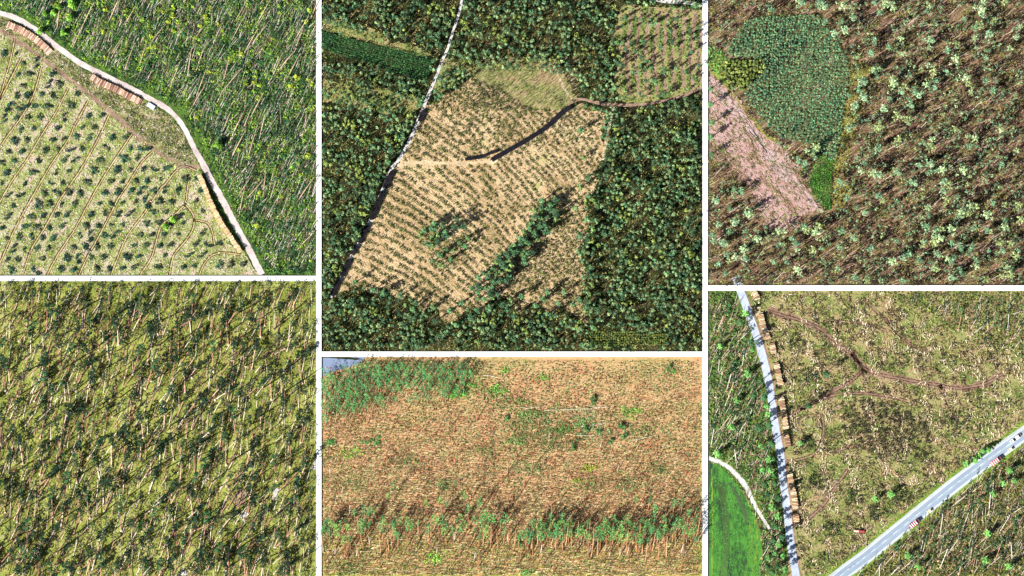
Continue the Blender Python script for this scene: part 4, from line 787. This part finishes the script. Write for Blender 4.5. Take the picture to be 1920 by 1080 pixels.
br6 = [[(1438, 582), (1470, 592), (1530, 612), (1565, 640), (1600, 668), (1620, 690), (1650, 702), (1700, 712), (1760, 722), (1800, 728), (1850, 718), (1880, 700)], [(1620, 692), (1595, 715), (1560, 735), (1530, 752), (1500, 768), (1480, 782)], [(1500, 768), (1560, 742), (1610, 738), (1660, 742), (1700, 752)], [(1540, 775), (1544, 800), (1540, 830), (1525, 852), (1495, 862), (1470, 866)], [(1590, 880), (1565, 915), (1545, 945), (1525, 965), (1505, 985)], [(1600, 660), (1630, 720)], [(1760, 722), (1785, 770), (1800, 800)], [(1545, 600), (1600, 605), (1640, 612), (1660, 620)], [(1640, 825), (1600, 835), (1560, 850)], [(1620, 560), (1660, 600), (1700, 640), (1740, 660)]]
m_soft = mat_ground('churned_soil', [C(96, 76, 62), C(144, 114, 96), C(170, 140, 118), C(124, 100, 80)], .08, .9, 0, 1, .7)
for i, L in enumerate(br6): ribbon('machine_track', L, [13, 9, 6, 4, 8, 8, 7, 5, 6, 6][i], m_soft, .06, 3.4)
for L in br6:
    ribbon('wheel_rut', off(L, 2.4), 1.5, m_deep, .08, .8); ribbon('wheel_rut', off(L, -2.4), 1.5, m_deep, .08, .8)
u6 = Acc(); tan6 = [C(196, 166, 128), C(176, 142, 112), C(206, 184, 148), C(150, 118, 96), C(216, 200, 170)]
for L, d in (([(1413, 546), (1420, 562)], 'short stack at the top of the grey road'), ([(1425, 586), (1431, 612), (1441, 638)], 'stack right of the grey road where shadows cross'), ([(1446, 643), (1451, 664)], 'small stack between two long roadside stacks'), ([(1454, 680), (1459, 702), (1464, 726)], 'reddish stack halfway down the grey road'), ([(1463, 742), (1468, 770), (1474, 806)], 'longest stack beside the lower grey road'), ([(1472, 812), (1478, 840)], 'stack just above the track junction'), ([(1479, 885), (1488, 930), (1491, 958)], 'stack just below the track junction'), ([(1491, 964), (1495, 988)], 'last pale stack at the lower grey road')):
    mid = ((L[0][0] + L[-1][0]) / 2 + .5, (L[0][1] + L[-1][1]) / 2); LL = [L[0], mid, L[-1]] if len(L) == 2 else L
    log_row('tan6', LL, 4.2, 3.6, tan6, 1.15, f'tan log on the {d}', 'logs stacked along the grey road', u6)
tag(u6.obj('stacked_logs_by_grey_road', PROPS), kind='stuff')
tag(under.obj('stacked_logs_by_gravel_road', PROPS), kind='stuff')
clearP = lambda P: ~near(P, road6, 13) & ~near(P, high6, 19) & ~inside(P, mead6) & ~near(P, [(1300, 850), (1327, 858), (1368, 878), (1400, 915), (1424, 962), (1443, 992)], 7)
def west(P): return (P[:, 0] < np.interp(P[:, 1], [p[1] for p in road6], [p[0] for p in road6]))
def south(P): return P[:, 1] > np.interp(P[:, 0], [p[0] for p in high6], [p[1] for p in high6])
m = Acc(); P = scatter(1329, 547, 1918, 1079, 4.4); P = P[clearP(P)]; w_ = west(P); so = south(P); north = (P[:, 1] < 545 + (P[:, 0] - 1640) * .45) & (P[:, 0] > 1640)
tr = np.zeros(len(P), bool)
for L in br6[:5]: tr |= near(P, L, 5)
cut = ~w_ & ~so & ~north; Q = P[cut & ~tr & (R.random(len(P)) < .62)]; n = len(Q); an = np.radians(R.normal(70, 60, n)); l = R.uniform(.8, 3.4, n)
lying(m, Q, an, l, R.uniform(0, .3, n), .2, pick([C(206, 180, 140), C(170, 136, 104), C(220, 204, 176), C(104, 84, 62), C(140, 110, 86), C(92, 70, 54)], n, jit=.3))
cr_ = [(1600, 600), (1660, 645), (1720, 665), (1780, 685), (1830, 700)]; Q = np.vstack([P[near(P, cr_, 7) & (nz(P, 16, 79) > .42)], P[near(P, [(1900, 660), (1860, 790), (1830, 840)], 26) & (nz(P, 14, 80) > .6)], P[cut & (nz(P, 40, 72) > .74)]]); Q = Q + R.normal(0, 1.5, Q.shape); n = len(Q); an = np.radians(R.normal(75, 35, n)); l = R.uniform(1, 3, n)
lying(m, Q, an, l, R.uniform(0, .4, n), .3, pick([C(214, 194, 160), C(186, 160, 128), C(226, 214, 190)], n, jit=.2), z0=.6)
Q = P[cut & ~tr]; Q = Q[nz(Q, 34, 71) + nz(Q, 90, 73) * .5 - .2 + np.where(inside(Q, [(1580, 750), (1700, 748), (1760, 800), (1740, 850), (1600, 850)]), .2, 0) > .4]; n = len(Q); dk_ = (inside(Q, [(1590, 745), (1650, 745), (1740, 790), (1750, 850), (1620, 850)]) & (R.random(n) < .75)) | (nz(Q, 38, 78) > .6)
col = pick([C(104, 116, 56), C(80, 92, 48), C(132, 134, 72), C(54, 58, 36), C(120, 100, 68)], n, jit=.3); col[dk_] = pick([C(52, 52, 36), C(36, 36, 28), C(76, 70, 46)], dk_.sum())
m.tufts(Wa(Q, .4), R.uniform(.7, 1.7, n), 5, .6, col, zf=.7)
Q = P[(w_ | so | north) & (R.random(len(P)) < .95)]; n = len(Q); ww = west(Q)
m.tufts(Wa(Q, .5), R.uniform(.9, 1.9, n), 5, .75, np.where(ww[:, None], pick([C(84, 118, 56), C(60, 88, 46), C(110, 136, 66), C(34, 48, 30), C(110, 88, 70)], n, jit=.3), pick([C(92, 104, 52), C(66, 76, 42), C(126, 130, 66), C(44, 46, 32), C(110, 90, 64)], n, jit=.3)), zf=.8)
Q = P[(w_ | so | north)][::3]; n = len(Q); an = np.radians(R.normal(66, 16, n)); l = R.uniform(4, 11, n); k = Q[:, 1] - l * 2.4 > 548; k |= south(Q)
lying(m, Q[k], an[k], l[k], R.uniform(0, .2, k.sum()), .2, pick([C(186, 160, 140), C(140, 108, 88), C(104, 84, 66), C(210, 200, 184)], k.sum(), jit=.2))
dkp = [(1585, 762), (1620, 748), (1660, 752), (1700, 768), (1738, 795), (1752, 840), (1730, 868), (1680, 850), (1640, 860), (1600, 830), (1575, 800)]
P = scatter(1570, 745, 1760, 875, 3.8) ; P = P + R.normal(0, 5, P.shape); P = P + R.normal(0, 8, P.shape); P = P[inside(P, dkp) & (nz(P, 18, 96) > .52)]
m.tufts(Wa(P, .9), R.uniform(.9, 1.9, len(P)), 7, .65, pick([C(44, 46, 32), C(30, 34, 26), C(64, 60, 40), C(80, 66, 50)], len(P), jit=.3), zf=.9)
for q_, r_ in (((1795, 790), 26), ((1690, 930), 16), ((1600, 930), 20), ((1530, 900), 22), ((1520, 700), 24), ((1490, 640), 14), ((1860, 640), 20), ((1560, 990), 18), ((1515, 830), 18), ((1640, 960), 16)):
    P = np.array(q_) + R.normal(0, r_ * .5, (int(r_ * 2.2), 2)); P = P[clearP(P)]; m.tufts(Wa(P, .9), R.uniform(.9, 1.8, len(P)), 7, .65, pick([C(40, 50, 32), C(56, 72, 40), C(30, 34, 26), C(70, 88, 46)], len(P), jit=.3), zf=.9)
P = scatter(1328, 868, 1424, 1079, 3.4); P = P[inside(P, mead6) & (nz(P, 30, 95) > .5)]
m.tufts(Wa(P, .1), .8, 3, .5, pick([C(60, 112, 48), C(54, 94, 44), C(70, 122, 52), C(50, 70, 44)], len(P), jit=.15), zf=.15, flat=2.5)
P = scatter(1329, 547, 1918, 1079, 3.0); P = P[(near(P, high6, 21) & ~near(P, high6, 15.5)) | (near(P, [(1329, 859), (1348, 866), (1368, 878), (1386, 896), (1400, 915), (1412, 942), (1424, 962), (1434, 978)], 7) & ~near(P, [(1329, 859), (1348, 866), (1368, 878), (1386, 896), (1400, 915), (1412, 942), (1424, 962), (1434, 978)], 3.5))]
m.tufts(Wa(P, .2), .9, 3, .5, pick([C(110, 140, 60), C(84, 116, 52), C(140, 150, 80), C(120, 104, 76)], len(P), jit=.3), zf=.5, flat=.9)
tag(m.obj('brash_and_undergrowth', PROPS), kind='stuff')
SB = []
for v in range(4):
    a = Acc(); n = 16; an = R.normal([.9, 1.6, .4, 2.2][v], .5, n); r_ = R.uniform(0, 2.0, n); t_ = R.uniform(0, 6.28, n); c_ = np.stack([r_ * np.cos(t_), r_ * np.sin(t_), R.uniform(.2, 1.0, n)], 1); d = np.stack([np.cos(an), np.sin(an), R.uniform(-.15, .2, n)], 1) * R.uniform(1.2, 2.6, (n, 1))
    a.sticks(c_ - d, c_ + d, .24, .16, pick([C(196, 170, 134), C(160, 126, 98), C(214, 196, 166), C(104, 82, 62), C(84, 66, 52)], n), 1, k=4, caps=True); a.tufts(c_[:8], 1.3, 5, .6, C(62, 72, 42), zf=.6)
    SB.append((a.obj('branch_heap', PROPS), ['tan', 'pale', 'mixed', 'low'][v]))
P = scatter(1440, 560, 1905, 1040, 15.5, .5); P = P[clearP(P) & ~west(P) & ~south(P) & ~((P[:, 1] < 545 + (P[:, 0] - 1640) * .45) & (P[:, 0] > 1640))]
k = np.ones(len(P), bool)
for L in br6[:5]: k &= ~near(P, L, 6)
P = P[k][:280]
for k, p in enumerate(P):
    o, w_ = SB[k % 4]; c, q = where(p, (1440, 560, 1905, 1040)); place(o, p, R.uniform(0, 6.28), R.uniform(.6, 1.2), f'{w_} branch heap between grey road and highway, {q} {c} of the block', 'branch heap', 'branch heaps on the cut block', USED)
F6 = [(fallen_proto('storm_felled_tree', [22, 17, 25, 14, 19][v], [.08, .2, .14, .3, .1][v], .34, [C(206, 176, 150), C(176, 130, 104), C(222, 214, 200), C(140, 108, 90), C(196, 186, 170)][v], GREENS[v % 4], C(200, 176, 144), cr=1.9, kc=8), ['long tan', 'short reddish', 'very long pale', 'small brown', 'grey white'][v]) for v in range(5)]
A_ = scatter(1330, 575, 1470, 1075, 21, .48); A_ = A_[west(A_) & clearP(A_) & ~near(A_, road6, 30)]; B_ = scatter(1560, 850, 1905, 1100, 21, .48); B_ = B_[south(B_) & clearP(B_)]; C_ = scatter(1640, 560, 1905, 690, 22, .48); C_ = C_[C_[:, 1] < 552 + (C_[:, 0] - 1640) * .45]
k0 = 0
for G, d in ((A_, 'wood left of grey road'), (B_, 'wood below the highway'), (C_, 'upper right wood')):
    for p in G:
        o, w_ = F6[k0 % 5]; k0 += 1; c, q = where(p, P6); a = R.normal(66, 13)
        if d[8:12] == 'belo' or 'below' in d: a = R.choice([R.normal(80, 8), R.normal(48, 8)])
        a = math.radians(a); s_ = R.uniform(.6, 1.05)
        top = 58 * s_ * math.sin(a)
        if p[1] - top < 549 and not 'below' in d: s_ = max(.35, (p[1] - 549) / 62)
        if 'below' in d and not south(np.array([[p[0] + 50 * math.cos(a) * s_, p[1] - 50 * math.sin(a) * s_ - 14]]))[0]: s_ = .45
        place(o, p, a, s_, f'{w_} fallen tree in the {d}, {q} {c}', 'fallen tree', 'fallen trees of the lower right plot', USED)
T6 = [standing_mesh('roadside_pine', [19, 16, 21, 12][v], [2.5, 2.2, 2.8, 2.6][v], [C(70, 112, 66), C(92, 146, 76), C(60, 96, 60), C(110, 160, 84)][v], C(120, 92, 74), bare=[.6, .5, .65, .35][v], n=10, k=7, size=.8) for v in range(4)]
tw = ['tall dark', 'mid green', 'tallest', 'bushy bright green']
pts = [(1386, 605), (1404, 640), (1409, 655), (1398, 588), (1424, 715), (1430, 745), (1436, 760), (1440, 778), (1444, 830), (1438, 795), (1447, 858), (1442, 880), (1450, 905), (1455, 930), (1448, 890), (1457, 968), (1452, 985), (1463, 1004), (1466, 1040), (1459, 1020), (1448, 1010), (1455, 1060), (1470, 1065), (1440, 1045), (1445, 1070), (1436, 1060), (1452, 1035), (1440, 860), (1430, 905), (1436, 925), (1428, 880), (1446, 950), (1410, 740), (1418, 800), (1425, 835), (1500, 830), (1512, 760), (1545, 700), (1640, 935), (1668, 925), (1840, 845), (1835, 855), (1825, 862), (1850, 842), (1810, 870), (1880, 905), (1890, 880), (1860, 925), (1900, 900), (1850, 1000), (1845, 1050), (1890, 1060), (1700, 1040), (1720, 1060), (1400, 700), (1380, 750), (1370, 800), (1350, 650), (1345, 1000 - 150)]
for k, p in enumerate(pts):
    c, q = where(p, P6); v = [0, 2, 1, 3][k % 4] if k < 38 else 3
    place(T6[v], p, R.uniform(0, 6.28), R.uniform(.8, 1.1), f'{tw[v]} pine standing near the {"grey road" if p[0] < 1600 else "highway"}, {q} {c} of the plot', 'pine', 'standing pines along the two roads', USED)

# vehicles
glass = mat_attr('dark_glass', .15, 0, 2, .02, .5)
def kit(name):
    e = bpy.data.objects.new(name, None); COL.objects.link(e)
    def part(n, fn, par=e, mat=PAINT):
        a = Acc(); fn(a); o = a.obj(n, [mat]); o.parent = par; return o
    return e, part
def striped_lorry(loc, rz, label):
    e, part = kit('striped_lorry'); RED = C(206, 72, 84); WH = C(236, 222, 222); DK = C(24, 26, 38)
    bed = part('load_bed', lambda a: a.box((-1.4, 0, 1.2), (7.4, 2.7, .5), RED))
    for i in range(4):
        x = -4.2 + i * 1.75; part('crossbar', lambda a: (a.box((x, 0, 1.85), (.7, 2.8, .8), WH), a.box((x + .8, 1.3, 2.2), (.4, .2, 1.6), RED), a.box((x + .8, -1.3, 2.2), (.4, .2, 1.6), RED)), bed)
    cab = part('cab', lambda a: (a.box((3.6, 0, 1.7), (1.9, 2.6, 2.4), DK, taper=.88), a.box((3.5, 0, 2.98), (1.0, 2.0, .12), C(120, 60, 70))))
    part('windscreen', lambda a: a.box((4.42, 0, 2.1), (.35, 2.3, 1.0), C(60, 70, 90), taper=.7), cab, glass)
    for x in (-4.2, -2.9, 3.3):
        for y in (-1.2, 1.2): part('wheel', lambda a: a.sticks([[x, y - .2, .5]], [[x, y + .2, .5]], .5, .5, C(26, 26, 28), 0, k=10, caps=True))
    for y in (-.9, .9): part('headlight', lambda a: a.box((4.6, y, .9), (.08, .4, .3), C(240, 240, 230)), cab)
    e.location = (*loc[:2], .2); e.rotation_euler = (0, 0, rz); e.scale = (.95, 1.2, 1); return tag(e, label, 'truck', 'red and white striped lorries on the highway')
def small_car(loc, rz, label):
    e, part = kit('car'); YE = C(226, 224, 170)
    b = part('body', lambda a: (a.box((0, 0, .75), (4.6, 1.9, .8), YE, taper=.94), a.box((-.2, 0, 1.35), (2.6, 1.7, .6), C(232, 230, 190), taper=.8)))
    part('windscreen', lambda a: a.box((1.05, 0, 1.35), (.9, 1.66, .5), C(28, 32, 44), taper=.7), b, glass); part('rear_window', lambda a: a.box((-1.5, 0, 1.3), (.6, 1.6, .4), C(28, 32, 44), taper=.7), b, glass)
    part('bonnet', lambda a: a.box((1.85, 0, 1.0), (.9, 1.7, .34), C(70, 84, 110), taper=.9), b)
    for x in (-1.5, 1.5):
        for y in (-.85, .85): part('wheel', lambda a: a.sticks([[x, y - .12, .35]], [[x, y + .12, .35]], .35, .35, C(26, 26, 28), 0, k=10, caps=True))
    e.location = (*loc[:2], .2); e.rotation_euler = (0, 0, rz); e.scale = (1, 1.25, 1); return tag(e, label, 'car', 'pale yellow cars on the highway')
striped_lorry(W(1715, 980.5), math.radians(39.5), 'red and white striped lorry at the middle of the diagonal highway')
striped_lorry(W(1868, 863), math.radians(37.5), 'red and white striped lorry near the right edge, behind the second yellow car')
small_car(W(1743, 957.5), math.radians(39.5), 'pale yellow car ahead of the lorry at the middle of the highway')
small_car(W(1895, 842), math.radians(37.5), 'pale yellow car right beside the white van near the right edge')
def van(loc, rz, label):
    e = bpy.data.objects.new('van', None); COL.objects.link(e)
    def part(n, fn, par=e, mat=PAINT):
        a = Acc(); fn(a); o = a.obj(n, [mat]); o.parent = par; return o
    b = part('body', lambda a: (a.box((0, 0, 1.5), (9.0, 3.0, 2.4), C(236, 236, 234), taper=.94),))
    part('roof_hatch', lambda a: a.box((-1.6, 0, 2.8), (2.6, 2.6, .4), C(28, 28, 34)), b)
    part('cab', lambda a: a.box((-5.2, 0, 1.2), (1.6, 2.7, 1.8), C(230, 230, 228), taper=.85))
    part('windscreen', lambda a: a.box((-4.85, 0, 2.2), (.6, 2.4, .6), C(28, 30, 38)), b, glass)
    part('tail_platform', lambda a: a.box((6.0, 0, 1.0), (3.0, 2.6, .5), C(110, 92, 76)))
    for x in (-4, 3.4, 5.8):
        for y in (-1.35, 1.35): part('wheel', lambda a: a.sticks([[x, y - .2, .5]], [[x, y + .2, .5]], .5, .5, C(26, 26, 28), 0, k=10, caps=True))
    e.location = (*loc[:2], .2); e.rotation_euler = (0, 0, rz); e.scale = (.72, .9, .9); return tag(e, label, 'van')
van(W(1903, 822), math.radians(36), 'white van with a dark roof hatch in the far lane at the right edge')
def forwarder(loc, rz):
    e = bpy.data.objects.new('forwarder', None); COL.objects.link(e)
    def part(n, fn, par=e, mat=PAINT):
        a = Acc(); fn(a); o = a.obj(n, [mat]); o.parent = par; return o
    part('engine_hood', lambda a: a.box((3.2, 0, 1.8), (3.2, 2.6, 1.5), C(170, 70, 66), taper=.85))
    c = part('cab', lambda a: a.box((.8, 0, 2.2), (1.8, 2.4, 2.4), C(184, 84, 90), taper=.85)); part('window', lambda a: a.box((.8, 0, 2.5), (1.9, 2.0, .9), C(28, 30, 36)), c, glass)
    part('load_bunk', lambda a: (a.box((-3.4, 0, 1.2), (5.6, 2.2, .4), C(60, 60, 60)), a.box((-1.0, 0, 2.2), (.25, 2.6, 2), C(196, 52, 48))))
    part('crane_boom', lambda a: a.sticks([[0, 0, 3], [-2.5, .3, 4.4]], [[-2.5, .3, 4.4], [-5, .4, 3]], .2, .16, C(206, 60, 50), 0, k=5))
    for x in (-5, -3.4, 1.4, 4.0):
        for y in (-1.35, 1.35): part('wheel', lambda a: a.sticks([[x, y - .3, .7]], [[x, y + .3, .7]], .7, .7, C(26, 26, 28), 0, k=10, caps=True))
    e.scale = (.72, .8, .8); e.location = (*loc[:2], .1); e.rotation_euler = (0, 0, rz); tag(e, 'small red forwarder parked on the cut block above the highway', 'forestry machine')
forwarder(W(1612, 996), math.radians(-6))
lg = log_proto(5.2, .28, C(226, 206, 176), C(236, 220, 190)); ct, st_ = math.cos(math.radians(-6)), math.sin(math.radians(-6)); USED.add(lg.name)
x, y, _ = W(1612, 996)
for k, (dy, dz) in enumerate([(-.75, 1.75), (-.2, 1.75), (.35, 1.75), (.85, 1.75), (-.45, 2.2), (.1, 2.2), (.6, 2.2)]):
    o = lg if k == 0 else lg.copy()
    if k: COL.objects.link(o)
    o.location = (x - 2.5 * ct - dy * .8 * st_, y - 2.5 * st_ + dy * .8 * ct, .1 + dz * .8); o.scale = (.8, .8, .8); o.rotation_euler = (0, 0, math.radians(-6)); tag(o, 'white peeled log lying in the bunk of the red forwarder', 'log', 'logs on the forwarder')
